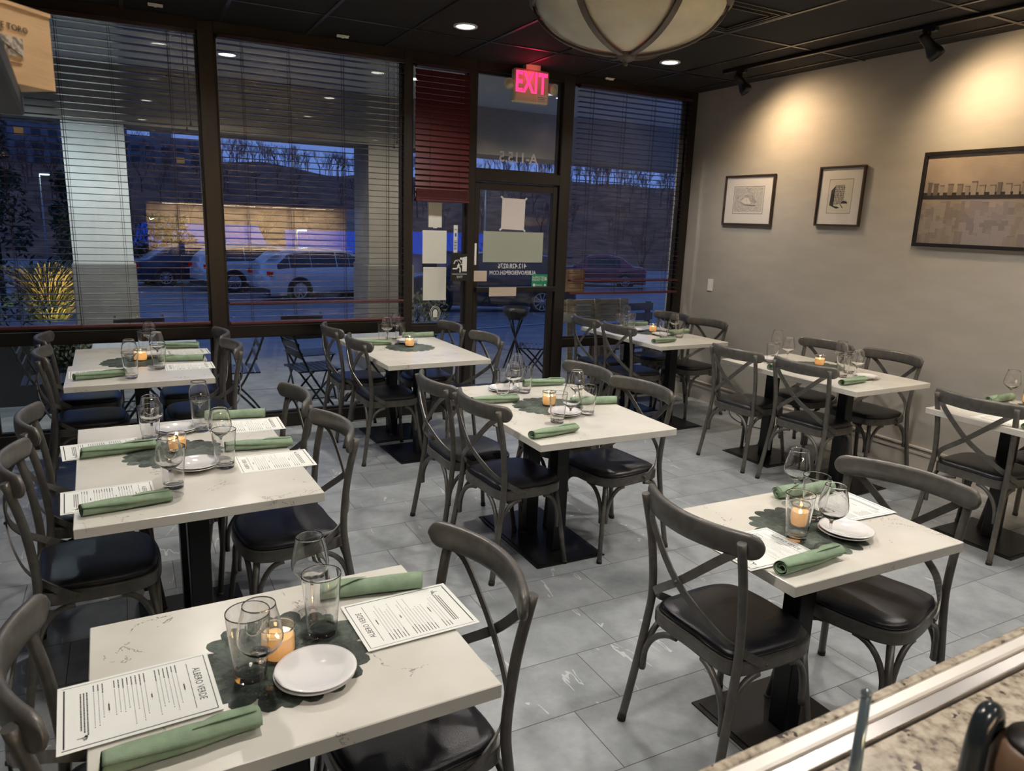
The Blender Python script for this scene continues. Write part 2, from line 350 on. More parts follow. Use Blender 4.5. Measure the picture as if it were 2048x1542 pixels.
for k, (a, b, zs) in enumerate((((-2.35), -1.0, (.11, .765, .845, 2.955)), (-.88, .555, (.11, .765, .845, 2.955)), (.665, 2.09, (.11, .765, .845, 2.955)), (2.165, 2.675, (.11, .74, .80, 2.95)), (3.715, 5.06, (.11, .55, .62, 2.965)))):
    wf = MB(); e = .018
    for z0, z1 in ((zs[0], zs[1]), (zs[2], zs[3])):
        wf.box((a, YW-.012, z0), (a+e, YW+.03, z1)); wf.box((b-e, YW-.012, z0), (b, YW+.03, z1)); wf.box((a+e, YW-.012, z0), (b-e, YW+.03, z0+e)); wf.box((a+e, YW-.012, z1-e), (b-e, YW+.03, z1))
    o = struct(wf.build('window_%d' % (k+1), M_frame))
    for z0, z1 in ((zs[0], zs[1]), (zs[2], zs[3])): MB().box((a+e, YW+.004, z0+e), (b-e, YW+.010, z1-e)).build('pane', M_pane, o)
wf = MB(); wf.box((2.745, YW-.012, 2.15), (2.765, YW+.03, 2.96)); wf.box((3.58, YW-.012, 2.15), (3.6, YW+.03, 2.96)); wf.box((2.765, YW-.012, 2.15), (3.58, YW+.03, 2.168)); wf.box((2.765, YW-.012, 2.94), (3.58, YW+.03, 2.96))
o = struct(wf.build('window_6', M_frame)); MB().box((2.765, YW+.004, 2.168), (3.58, YW+.010, 2.94)).build('pane', M_pane, o)
# door leaf
d = MB(); d.box((2.752, YW-.03, .012), (2.80, YW+.02, 2.05), bev=.003); d.box((3.545, YW-.03, .012), (3.593, YW+.02, 2.05), bev=.003); d.box((2.80, YW-.03, 1.985), (3.545, YW+.02, 2.05)); d.box((2.80, YW-.03, .012), (3.545, YW+.02, .22))
dr = struct(d.build('door_1', M_frame)); MB().box((2.80, YW-.008, .22), (3.545, YW-.002, 1.985)).build('pane', M_pane, dr)
h = MB(); h.box((2.76, YW-.085, 1.085), (3.585, YW-.05, 1.135), bev=.006); h.box((2.77, YW-.05, 1.09), (2.80, YW-.03, 1.13)); h.box((3.55, YW-.05, 1.09), (3.58, YW-.03, 1.13)); h.build('push_bar', M_blackmetal, dr)
MB().box((2.757, YW-.04, 1.33), (2.775, YW-.03, 1.52)).build('latch_plate', M_white, dr)

# ------------------------------------------------------------------ blinds
def blind(a, b, z0, z1, label, extra=(), closed=False, cords=4, dy=-.075):
    r = tag(empty('window_blind', ((a+b)/2, YW+dy, z0)), label, 'blind', None); ww = (b-a)/2; H = z1-z0
    MB().box((-ww, -.03, H-.035), (ww, .03, H), bev=.004).build('head_rail', M_slat, r)
    s = MB(); n = int((H-.06)/.0456)
    for i in range(n):
        z = .03+.0456*(i+.6); jit = random.uniform(-.0012, .0012)
        if closed:
            T = Matrix.Translation((0, 0, z)) @ Matrix.Rotation(math.radians(66), 4, 'X')
            s.box((-ww, -.025, -.0014), (ww, .025, .0014), T=T)
        else:
            T = Matrix.Translation((0, 0, z+jit)) @ Matrix.Rotation(jit*4, 4, 'Y') @ Matrix.Rotation(-.02, 4, 'X')
            s.box((-ww, -.025, -.0017), (ww, .025, .0017), T=T)
    s.build('slats', M_slatred if closed else M_slat, r)
    MB().box((-ww, -.028, 0), (ww, .028, .022), bev=.004).build('bottom_rail', M_slatred, r)
    for zz in extra: MB().box((-ww, -.027, zz-z0-.009), (ww, .027, zz-z0+.009), bev=.003).build('bunched_slats', M_slatred, r)
    for k in range(cords):
        xx = -ww + (k+.5)*2*ww/cords + random.uniform(-.04, .04); c = MB()
        for dyy in (-.028, .028): c.box((xx-.0012, dyy-.0008, .01), (xx+.0012, dyy+.0008, H-.01))
        c.box((xx+.012, -.0008, .01), (xx+.0145, .0008, H-.01)); c.build('cord', M_cord, r)
    if not closed:
        c = MB(); c.tube([(ww-.06, -.035, H-.03), (ww-.062, -.036, H-.62)], .0018, 6); c.tube([(ww-.09, -.035, H-.03), (ww-.088, -.036, H-.66)], .0018, 6); c.lathe([(.0, 0), (.008, .004), (.005, .03), (0, .032)], 10, T=Matrix.Translation((ww-.062, -.036, H-.65))); c.lathe([(.0, 0), (.008, .004), (.005, .03), (0, .032)], 10, T=Matrix.Translation((ww-.088, -.036, H-.69)))
        c.build('pull_cord', M_cord, r)
    return r
blind(-2.33, -1.01, .875, 2.95, 'open burgundy slat blind beyond the left frame edge')
blind(-.865, .54, .875, 2.95, 'open slat blind in the leftmost window, in front of the pale pillar')
blind(.68, 2.075, .865, 2.95, 'open slat blind in front of the parked white cars', extra=(1.03,))
blind(2.18, 2.665, 1.86, 2.945, 'closed burgundy blind in the narrow window left of the door', closed=True, cords=2)
blind(3.74, 5.05, 1.06, 2.96, 'open slat blind in the window right of the door', extra=(1.19,))
# stack of slats bunched above the narrow blind's bottom rail
b = MB()
for i in range(9): b.box((2.185, YW-.105, 1.884+i*.009), (2.66, YW-.048, 1.889+i*.009))
o = b.build('bunched_slats', M_slatred); o.parent = [q for q in C.objects if q.get('label', '').startswith('closed burgundy')][0]; o.matrix_parent_inverse = Matrix.Translation(-o.parent.location)

# ------------------------------------------------------------------ papers and signs on the glass
M_sheet = mat('white_sheet', (.62, .62, .56), .8); M_sheet2 = mat('grey_green_sheet', (.33, .35, .29), .8); M_beige = mat('beige_card', (.50, .42, .34), .8); M_tape = mat('frosted_tape', (.55, .55, .52), .5); M_tan = mat('tan_card', (.52, .38, .26), .8)
def sheet(x0, z0, x1, z1, M, label, cat='paper', name='paper_sheet', y=YW-.004, tape=None, ang=0, group=None):
    cx, cz = (x0+x1)/2, (z0+z1)/2; w_, h_ = (x1-x0)/2, (z1-z0)/2
    r = empty(name, (cx, y, cz)) if tape else None
    bm_ = MB().box((-w_, -.0012, -h_), (w_, 0, h_)); o = bm_.build('sheet' if tape else name, M, r, (0, 0, 0) if tape else (cx, y, cz))
    (r or o).rotation_euler = (0, ang, 0)
    if tape:
        for sx_, sz_ in tape:
            t = MB().box((-.018, -.002, -.008), (.018, -.0013, .008), T=Matrix.Translation((sx_*w_, 0, sz_*h_)) @ Matrix.Rotation(sx_*sz_*-.7, 4, 'Y')); t.build('tape', M_tape, r)
    return tag(r or o, label, cat, group)
sheet(2.330, 1.647, 2.452, 1.855, M_sheet, 'small white sheet on the narrow window, topmost of three', tape=[(0, -1)])
sheet(2.277, 1.338, 2.500, 1.621, M_sheet, 'large white sheet on the narrow window, middle of three')
sheet(2.285, 1.017, 2.501, 1.307, M_sheet, 'large white sheet on the narrow window, lowest of three')
sheet(3.027, 1.648, 3.264, 1.923, mat('pinkish_sheet', (.62, .57, .55), .8), 'white page taped at its corners to the door glass', y=YW-.012, tape=[(-1, 1), (1, 1), (-1, -1), (1, -1)], ang=.02)
sheet(2.852, 1.354, 3.470, 1.628, M_sheet2, 'wide grey-green sheet across the middle of the door glass', y=YW-.010)
sheet(2.758, 1.183, 2.886, 1.278, M_beige, 'small beige tag on the left stile of the door', y=YW-.032)
sheet(2.887, 1.052, 3.164, 1.133, M_beige, 'long beige card hanging on the door push bar', 'card', 'card', y=YW-.087)
sheet(3.745, 1.075, 3.96, 1.29, M_tan, 'tan card on the glass right of the door', 'card', 'card')
# printed strip
s = MB().box((-.019, -.0012, -.118), (.019, 0, .118), M_sheet); M_blue = mat('blue_print', (.05, .07, .35), .6)
s.box((-.008, -.0018, .02), (.008, -.0012, .05), M_blue); s.box((-.012, -.0018, .075), (.012, -.0012, .085), M_inkgrey)
for i in range(6): s.box((-.014, -.0018, -.02-i*.014), (.012, -.0012, -.012-i*.014), M_blue if i % 2 else M_inkgrey)
tag(s.build('paper_strip', None, None, (2.585, YW-.004, 1.553)), 'narrow printed strip above the black running-man sign', 'paper')
# exit plaque with running man
p = MB(); M_bk = mat('black_plaque', (.012, .012, .012), .4); M_wh = mat('white_print', (.7, .7, .66), .6); YY = -.006
p.box((-.088, -.004, -.118), (.088, 0, .118), M_bk); p.box((-.078, YY, -.061), (.065, -.004, -.057), M_wh)
p.prism([(.018, -.035), (.062, -.035), (.062, .095), (.018, .085)], .0, .002, M_wh, Matrix.Translation((0, -.004, 0)) @ Matrix.Rotation(PI/2, 4, 'X'))
RX = Matrix.Translation((0, -.004, 0)) @ Matrix.Rotation(PI/2, 4, 'X')
def limb(pts, wd):
    p.ribbon([(a, b_, .0015) for a, b_ in pts], (0, 0, 1), wd, .002, M_wh, RX)
limb([(-.035, .055), (-.02, .06), (.0, .02)], .012); limb([(-.02, .06), (-.002, .04), (-.022, .005)], .022)
limb([(-.022, .062), (-.048, .058), (-.062, .03)], .009); limb([(-.005, .045), (.008, .022), (.022, .026)], .009)
limb([(-.018, .008), (-.035, -.012), (-.072, -.012)], .011); limb([(-.018, .01), (.0, -.012), (-.002, -.045)], .012)
p.prism([(.006+.011*math.cos(a*PI/6), .075+.011*math.sin(a*PI/6)) for a in range(12)], 0, .002, M_wh, RX)
add_text(p, 'EXIT', .028, Matrix.Translation((-.004, -.0045, -.085)) @ Matrix.Rotation(PI/2, 4, 'X'), M_wh)
tag(p.build('exit_plaque', None, None, (2.609, YW-.06, 1.31)), 'black plaque with a white running man and the word EXIT', 'sign')
# crest sticker
p = MB(); M_dg = mat('crest_dark', (.03, .04, .035), .5); Q = Matrix.Rotation(PI/2, 4, 'X')
def ell(a, b_, n=28): return [(a*math.cos(2*PI*i/n), b_*math.sin(2*PI*i/n)) for i in range(n)]
p.prism(ell(.05, .066), 0, .001, M_wh, Q); p.prism(ell(.047, .063), .001, .0014, M_dg, Q); p.prism(ell(.039, .054), .0014, .0018, M_wh, Q); p.prism(ell(.036, .051), .0018, .0022, M_dg, Q)
p.prism([(-.02, -.035), (.02, -.035), (.022, .01), (.015, .03), (0, .038), (-.015, .03), (-.022, .01)], .0022, .0026, M_wh, Q)
tag(p.build('crest_sticker', None, None, (2.402, YW-.003, .90)), 'oval dark crest sticker low on the narrow window', 'sticker')
# inspection sticker
p = MB(); M_gr = mat('green_sticker', (.01, .22, .11), .5); p.box((-.085, -.0012, -.062), (.085, 0, .062), M_gr)
TX = lambda x, z: Matrix.Translation((x, -.0014, z)) @ Matrix.Rotation(PI/2, 4, 'X')
add_text(p, 'INSPECTED', .027, TX(-.012, .032), M_wh); add_text(p, 'PERMITTED', .027, TX(-.012, .008), M_wh); add_text(p, '&', .05, TX(.066, .02), M_wh)
p.prism(ell(.014, .014), 0, .002, M_wh, TX(-.058, -.038)); p.box((-.035, -.002, -.042), (.03, -.0012, -.036), M_wh); p.box((.05, -.002, -.048), (.07, -.0012, -.03), M_wh)
tag(p.build('inspection_sticker', None, None, (3.452, YW-.010, 1.182)), 'green INSPECTED & PERMITTED sticker low on the door glass', 'sticker')
# reversed vinyl lettering (reads from outside)
def vinyl(body, size, x, z, label, y, sx=1., sp=1.):
    p = MB(); add_text(p, body, size, Matrix.Rotation(PI, 4, 'Z') @ Matrix.Rotation(PI/2, 4, 'X'), mat('vinyl_'+str(len(body)), (.55, .55, .52), .7), sx=sx, sp=sp, bold=size*.018)
    tag(p.build('vinyl_lettering', None, None, (x, y, z)), label, 'lettering')
vinyl('412.428.0276', .062, 3.155, 1.318, 'reversed phone number lettering on the door glass', YW-.010, .88)
vinyl('ALBEROVERDEPGH.COM', .052, 3.165, 1.257, 'reversed web address lettering on the door glass', YW-.010, .84)
vinyl('A-115.5', .125, 3.185, 2.275, 'reversed suite number A-115.5 on the glass above the door', YW+.003, .98)

# ------------------------------------------------------------------ ceiling fixtures
M_lampglow = emis('downlight_glow', (1, .93, .82), 9); M_trim = mat('downlight_trim', (.7, .7, .7), .3, .3)
def downlight(x, y, label, grp, power=1., col=(1, .935, .86), z=ZC, spot=True, rad=.085, ang=135):
    r = tag(empty('recessed_downlight', (x, y, z)), label, 'ceiling light', grp)
    MB().lathe([(rad, -.0), (rad, -.006), (rad-.004, -.009), (rad-.018, -.008), (rad-.02, -.004)], 40).build('trim_ring', M_trim, r)
    MB().lathe([(rad-.022, -.002), (rad-.026, -.005), (rad-.03, -.006), (.0001, -.0065)], 40).build('lens', M_lampglow, r)
    if spot:
        L = bpy.data.lights.new('downlight_beam', 'SPOT'); L.energy = W_DOWN*power; L.color = col; L.spot_size = math.radians(ang); L.spot_blend = .8; L.shadow_soft_size = .055
        q = bpy.data.objects.new('downlight_beam', L); C.objects.link(q); q.parent = r; q.location = (0, 0, -.03)
downlight(2.203, 5.018, 'recessed ceiling light left of the exit sign', 'recessed ceiling lights')
downlight(4.032, 5.048, 'recessed ceiling light between the bowl lamp and the track', 'recessed ceiling lights')
for (x_, y_, w_) in ((.37, 5.02, 'far-left pair of tables'), (.37, 3.2, 'second table on the left'), (2.2, 3.2, 'centre table'), (3.75, 2.6, 'table along the right wall'), (.37, 1.4, 'small front-left table'), (2.35, 1.4, 'small right-front table'), (4.03, 1.4, 'table at the right frame edge'),  # unseen lamps added to light the room, extending the two in view
        (.37, -.9, 'left part of the bar'), (2.2, -.9, 'middle of the bar'), (4.03, -.9, 'right end of the bar')):
    downlight(x_, y_, 'unseen recessed ceiling light above the ' + w_, 'unseen ceiling lights added above the frame')
# bowl pendant
def bowl_light():
    r = tag(empty('bowl_pendant', (1.268, 1.78, 2.178)), 'large alabaster glass bowl lamp with bronze straps hanging from the ceiling', 'lamp')
    Mal = mat('alabaster_glass', (.62, .60, .46), .35, 0, .5); noisy(Mal, (.50, .49, .38), (.70, .68, .52), 5, 6, .04, 30, (1, 1, 2.4)); nodes(Mal)[2].inputs['Subsurface Weight'].default_value = .2
    Mbr = mat('aged_bronze', (.115, .095, .078), .42, .6)
    R, D = .262, .150
    prof = [(.012, .004)] + [(R*math.sin(t), D*(1-math.cos(t))*1.0+.004) for t in [i*PI/2/16 for i in range(1, 17)]]
    prof2 = [(a-.006 if a > .02 else a, b_+.006) for a, b_ in reversed(prof)]
    MB().lathe(prof+prof2, 64).build('glass_bowl', Mal, r)
    MB().lathe([(R-.004, D-.028), (R+.012, D-.024), (R+.016, D), (R+.014, D+.03), (R+.002, D+.034), (R-.006, D+.01), (R-.004, D-.028)], 64).build('rim_band', Mbr, r)
    for k in range(6):
        a = k*PI/3+.42; pts = [((R+.005)*math.sin(t)*math.cos(a), (R+.005)*math.sin(t)*math.sin(a), (D)*(1-math.cos(t))-.002) for t in [i*PI/2/14*.97 for i in range(1, 15)]]
        nr = [(math.sin(t)*math.cos(a), math.sin(t)*math.sin(a), -math.cos(t)) for t in [i*PI/2/14*.97 for i in range(1, 15)]]
        MB().ribbon(pts, nr, .017, .006).build('strap', Mbr, r)
    MB().lathe([(.0001, -.028), (.005, -.026), (.006, -.02), (.004, -.018), (.016, -.014), (.024, -.006), (.03, .002), (.032, .008), (.018, .014), (.0001, .014)], 24).build('finial', Mbr, r)
    for k in range(6):
        a = k*PI/3+.3; MB().lathe([(.0001, -.004), (.006, -.002), (.006, .002), (.0001, .004)], 10, T=Matrix.Translation(((R+.018)*math.cos(a), (R+.018)*math.sin(a), D+.003))).build('rivet', Mbr, r)
    for k in range(3):
        a = k*2*PI/3+.3; MB().tube([((R)*math.cos(a), R*math.sin(a), D+.03), (.02*math.cos(a), .02*math.sin(a), .64)], .004, 8).build('hanger_rod', Mbr, r)
    MB().lathe([(.0001, .62), (.02, .62), (.025, .66), (.012, .70), (.012, .83), (.065, .835), (.07, .861), (.0001, .861)], 32).build('canopy', Mbr, r)
bowl_light()
# track with two spot heads
tr = tag(empty('light_track', (4.60, 5.02, ZC)), 'black ceiling light track running along the right wall', 'track')
MB().box((-.018, -8.2, -.028), (.018, 0, -.006), bev=.003).build('rail', M_blackmetal, tr); MB().box((-.02, -.012, -.03), (.02, .006, -.004), bev=.003).build('end_cap', M_blackmetal, tr)
def spot_head(y, tilt, label, power=1.):
    r = tag(empty('track_spotlight', (4.60, y, ZC-.028)), label, 'spotlight', 'black track spotlights')
    MB().box((-.02, -.045, -.024), (.02, .045, 0), bev=.004).build('adapter', M_blackmetal, r)
    MB().tube([(0, 0, -.02), (0, 0, -.075)], .007, 10).build('stem', M_blackmetal, r)
    d_ = Vector(tilt).normalized(); q = d_.to_track_quat('Z', 'Y').to_matrix().to_4x4(); T = Matrix.Translation((0, 0, -.09)) @ q
    MB().lathe([(.0001, -.075), (.022, -.072), (.03, -.055), (.031, -.01), (.034, .02), (.044, .05), (.05, .062), (.05, .10), (.045, .10), (.042, .065), (.0001, .05)], 28, T=T).build('lamp_housing', M_blackmetal, r)
    L = bpy.data.lights.new('spot_beam', 'SPOT'); L.energy = W_TRACK*power; L.color = (1, .72, .42); L.spot_size = math.radians(150); L.spot_blend = 1.; L.shadow_soft_size = .04
    o = bpy.data.objects.new('spot_beam', L); C.objects.link(o); o.parent = r; o.matrix_local = T @ Matrix.Translation((0, 0, .105)) @ Matrix.Rotation(PI, 4, 'X')
spot_head(4.82, (.62, -.18, -.75), 'black track spotlight nearest the window corner')
spot_head(3.20, (.62, -.30, -.72), 'black track spotlight above the large framed photograph')
spot_head(1.4, (.62, -.2, -.75), 'black track spotlight right of the frame edge')
# exit sign
r = tag(empty('exit_sign', (3.19, 5.86, 2.72)), 'beige EXIT sign box with red letters and two emergency lamps', 'sign')
M_ex = mat('beige_plastic', (.58, .52, .38), .45); M_red = emis('red_letters', (1, .02, .10), 3.2)
MB().box((-.17, -.035, 0), (.17, .035, .27), bev=.012).build('housing', M_ex, r); MB().box((-.155, -.038, .035), (.155, -.034, .255), bev=.002).build('face_plate', M_ex, r)
MB().box((-.06, -.03, .27), (.08, .03, .31)).build('ceiling_canopy', M_ex, r)
t = MB(); add_text(t, 'EXIT', .235, Matrix.Translation((-.01, -.0385, .155)) @ Matrix.Rotation(PI/2, 4, 'X'), M_red, ext=.001, sx=.62, sp=1.05, bold=.005)
t2 = t.build('letters', None, r)
q = MB(); q.box((.05, -.0395, .015), (.145, -.038, .075), M_white); q.box((.055, -.0402, .05), (.14, -.0394, .056), M_inkgrey); q.box((.055, -.0402, .035), (.13, -.0394, .041), M_inkgrey); q.box((.055, -.0402, .022), (.135, -.0394, .027), M_inkgrey); q.build('data_label', None, r)
for s_ in (-1, 1):
    T = Matrix.Translation((s_*.215, -.02, .135)) @ Vector((s_*.35, -1, -.15)).to_track_quat('Z', 'Y').to_matrix().to_4x4()
    e = MB().lathe([(.0001, -.045), (.025, -.04), (.042, -.01), (.046, .01), (.046, .018), (.041, .018), (.041, .01)], 24, T=T); e.box((min(s_*.165, s_*.215), -.015, .12), (max(s_*.165, s_*.215), .01, .15)); eo = e.build('emergency_lamp', M_ex, r)
    MB().lathe([(.041, .012), (.03, .017), (.0001, .02)], 24, T=T).build('lens', mat('lamp_lens', (.55, .52, .42), .15, .3), eo)
L = bpy.data.lights.new('exit_glow', 'POINT'); L.energy = .55; L.color = (1, .02, .08); L.shadow_soft_size = .05; o = bpy.data.objects.new('exit_glow', L); C.objects.link(o); o.parent = r; o.location = (-.02, -.12, .22)
# little white clips along the ceiling by the window
for x_, y_, n_ in ((.289, 5.72, 'leftmost'), (1.548, 5.80, 'second'), (4.015, 5.88, 'rightmost')):
    c = MB(); c.box((-.045, -.012, -.022), (.045, .0, -.007), bev=.002); c.box((-.045, -.03, -.012), (.045, -.008, -.007)); c.box((-.008, -.016, -.026), (.008, -.004, -.02)); tag(c.build('ceiling_clip', M_white, None, (x_, y_, ZC)), 'small white plastic clip on the ceiling, %s of three' % n_, 'clip', 'white ceiling clips')
c = MB().lathe([(.045, 0), (.045, -.01), (.03, -.02), (.0001, -.022)], 20); tag(c.build('smoke_detector', mat('beige_detector', (.55, .5, .4), .5), None, (2.95, 6.75, 3.0)), 'round beige detector seen through the glass above the door', 'detector')
# ceiling vent by the bowl lamp
v = MB(); 
for i in range(3): e = .02+i*.045; v.box((-.3+e, -.3+e, -.01-.004*i), (.3-e, -.29+e, -.006)); v.box((-.3+e, .29-e, -.01-.004*i), (.3-e, .3-e, -.006)); v.box((-.3+e, -.3+e, -.01-.004*i), (-.29+e, .3-e, -.006)); v.box((.29-e, -.3+e, -.01-.004*i), (.3-e, .3-e, -.006))
tag(v.build('ceiling_vent', M_tbar, None, (3.44, 3.8, ZC-.0005)), 'square black ceiling vent beside the bowl lamp', 'vent')

# ------------------------------------------------------------------ wall pictures
M_pf = mat('dark_wood_frame', (.045, .028, .02), .35); M_matb = mat('mat_board', (.66, .63, .58), .85); M_art = mat('drawing_paper', (.62, .58, .50), .85)
def picture(y0, y1, z0, z1, fw, label, art, mat_w, glass=True, Mf=M_pf):
    """frame on the right wall, local x runs along -Y (left to right for the viewer), local y up"""
    cy, cz = (y0+y1)/2, (z0+z1)/2; W, H = abs(y0-y1)/2, (z1-z0)/2
    r = tag(empty('framed_picture', (XR-.004, cy, cz)), label, 'picture', None); r.rotation_euler = (PI/2, 0, -PI/2)
    f = MB(); f.box((-W, -H, 0), (W, -H+fw, .026), bev=.002); f.box((-W, H-fw, 0), (W, H, .026), bev=.002); f.box((-W, -H+fw, 0), (-W+fw, H-fw, .026), bev=.002); f.box((W-fw, -H+fw, 0), (W, H-fw, .026), bev=.002)
    f.build('frame', Mf, r)
    if mat_w:
        MB().box((-W+fw, -H+fw, .004), (W-fw, H-fw, .01)).build('mat_board', M_matb, r)
    a = MB(); art(a, W-fw-(mat_w[0] if mat_w else 0), H-fw-(mat_w[1] if mat_w else 0)); a.build('print', None, r)
    if glass: MB().box((-W+fw, -H+fw, .0185), (W-fw, H-fw, .0205)).build('glass', M_picglass, r)
M_pen = noisy(mat('pencil_shade', (.3, .28, .24), .9), (.2, .18, .16), (.58, .54, .47), 160, 8, lo=.42, hi=.58); M_pen2 = noisy(mat('pencil_light', (.4, .38, .33), .9), (.32, .3, .26), (.60, .56, .49), 240, 8, lo=.44, hi=.56)
def line(a, pts, wd, M, z=.0118): a.ribbon([(p[0], p[1], z) for p in pts], (0, 0, 1), wd, .0006, M)
def art_ballpark(a, W, H):
    a.box((-W, -H, .0104), (W, H, .0106), M_dk); a.box((-W+.004, -H+.004, .0106), (W-.004, H-.004, .0108), M_art); a.box((-W+.012, -H+.02, .0108), (W-.012, H-.012, .011), M_pen2)
    pl = [(-.8, -.05), (-.2, -.42), (.55, -.45), (.7, -.25), (.45, .1), (.35, .5), (-.05, .7), (-.35, .6), (-.75, .15)]
    a.prism([(x_*W*.9, y_*H*.9) for x_, y_ in pl], .011, .0114, M_art); a.prism([(x_*W*.72+.005, y_*H*.66) for x_, y_ in pl], .0114, .0116, M_pen)
    a.prism([(x_*W*.45-.02, y_*H*.4-.01) for x_, y_ in pl], .0116, .0118, M_art)
    for k in (.9, .82, .74): line(a, [(x_*W*k, y_*H*k) for x_, y_ in pl+[pl[0]]], .0018, M_ink)
    line(a, [(-.7*W, .1*H), (-.68*W, .35*H)], .002, M_ink); line(a, [(-.1*W, -.1*H), (-.09*W, .12*H)], .002, M_ink); line(a, [(.3*W, -.12*H), (.31*W, .1*H)], .002, M_ink)
    for i in range(40): 
        x_ = random.uniform(-.9, .9)*W; y_ = random.choice((random.uniform(.72, .92), random.uniform(-.9, -.55)))*H; line(a, [(x_, y_), (x_+random.uniform(-.012, .012), y_+random.uniform(-.008, .012))], .0016, M_ink)
def art_tower(a, W, H):
    a.box((-W, -H, .0104), (W, H, .0106), mat('brown_fillet', (.2, .11, .06), .6)); a.box((-W+.004, -H+.004, .0106), (W-.004, H-.004, .0108), M_art)
    a.prism([(-.8*W, -.52*H), (-.45*W, -.56*H), (-.42*W, .62*H), (-.75*W, .35*H)], .0108, .0112, M_ink)
    a.prism([(-.45*W, -.56*H), (.35*W, -.4*H), (.38*W, .55*H), (-.42*W, .62*H)], .0108, .0112, M_pen)
    for i in range(9):
        for j in range(6):
            x_ = (-.36+j*.125)*W; y_ = (-.42+i*.112)*H; a.box((x_, y_, .0112), (x_+.045*W, y_+.06*H, .0114), M_ink)
    for i in range(9): a.box(((-.44+i*.09)*W, (.56)*H, .0112), ((-.40+i*.09)*W, .66*H, .0114), M_ink)
    a.prism([(.42*W+.16*W*math.cos(t*PI/10)*1.7, -.42*H+.15*H*math.sin(t*PI/10)) for t in range(11)], .0112, .0114, M_ink); line(a, [(.42*W+.3*W*math.cos(t*PI/10), -.42*H+.19*H*math.sin(t*PI/10)) for t in range(11)], .003, M_pen)
    a.prism([(-.8*W, -.52*H), (-.1*W, -.6*H), (.1*W, -.68*H), (-.2*W, -.72*H)], .0112, .0114, M_ink); line(a, [(.1*W, -.45*H), (.35*W, -.68*H)], .006, M_ink)
def art_city(a, W, H):
    a.box((-W, -H, .006), (W, H, .008), noisy(mat('sepia_sky', (.3, .24, .19), .8), (.27, .215, .17), (.42, .34, .27), 3, 6, lo=.3, hi=.7))
    tones = [mat('sepia_%d' % i, c, .85) for i, c in enumerate(((.14, .115, .095), (.22, .18, .15), (.265, .22, .185), (.31, .26, .215)))]
    rnd = random.Random(3)
    for row in range(7):
        x_ = -W; base = -H+(6-row)*.036
        while x_ < W-.01:
            bw_ = min(rnd.uniform(.02, .055), W-x_); h_ = rnd.uniform(.03, .10); z = .008+row*.0004; y1_ = min(base+h_, -.03*H)
            a.box((x_, -H, z), (x_+bw_, y1_, z+.0003), rnd.choice(tones[1:]))
            nn = int(bw_/.009)
            for i in range(nn): a.box((x_+.003+i*.009, max(y1_-h_*.8, -H), z+.0003), (x_+.005+i*.009, y1_-.006, z+.0004), tones[2])
            x_ += bw_+.001
    # dark parapet strip with rows of chimney pots, a generic roofscape
    a.box((-W, .02*H, .0112), (W, .16*H, .0116), mat('sepia_dark', (.03, .025, .022), .8))
    x_ = -W+.03
    while x_ < W-.05:
        k = rnd.uniform(.022, .038); hh = rnd.uniform(.16, .40)*H; a.box((x_, .1*H, .0116), (x_+k, .16*H+hh*.6, .0119), rnd.choice(tones)); a.box((x_-.004, .16*H+hh*.55, .0119), (x_+k+.004, .16*H+hh*.65, .0121), tones[0]); x_ += k+rnd.uniform(.012, .035)
picture(5.446, 4.838, 1.766, 2.217, .016, 'framed pencil drawing of a ballpark, nearest the window', art_ballpark, (.10, .085))
picture(4.364, 3.934, 1.778, 2.250, .016, 'framed ink drawing of a tower, middle picture on the wall', art_tower, (.085, .085))
picture(3.466, 2.43, 1.651, 2.308, .026, 'large black-framed sepia city photograph at the right edge', art_city, None, True, mat('black_frame', (.015, .013, .012), .35))
# switch plate, outlet and cable
s = MB(); s.box((-.006, -.036, -.058), (0, .036, .058), bev=.002); s.box((-.009, -.014, -.03), (-.005, .014, .03)); so = tag(s.build('light_switch', M_white, None, (XR-.001, 5.544, 1.174)), 'white switch plate on the right wall near the corner', 'switch')
s = MB(); s.box((-.006, -.036, -.058), (0, .036, .058), bev=.002); s.box((-.03, -.018, -.02), (-.005, .018, .02)); tag(s.build('power_outlet', M_blackmetal, None, (XR-.017, 5.05, .098)), 'black power outlet in the baseboard of the right wall', 'outlet')
s = MB(); s.tube(smooth_path([(XR-.05, 5.05, .09), (XR-.12, 5.0, .03), (XR-.22, 4.85, .006), (XR-.3, 4.6, .006), (XR-.2, 4.35, .006), (XR-.08, 4.22, .02), (XR-.035, 4.2, .3), (XR-.03, 4.18, .52), (XR-.04, 4.05, .58)], 8), .004, 8); tag(s.build('power_cable', M_rubber), 'black cable looping over the floor by the right wall', 'cable')
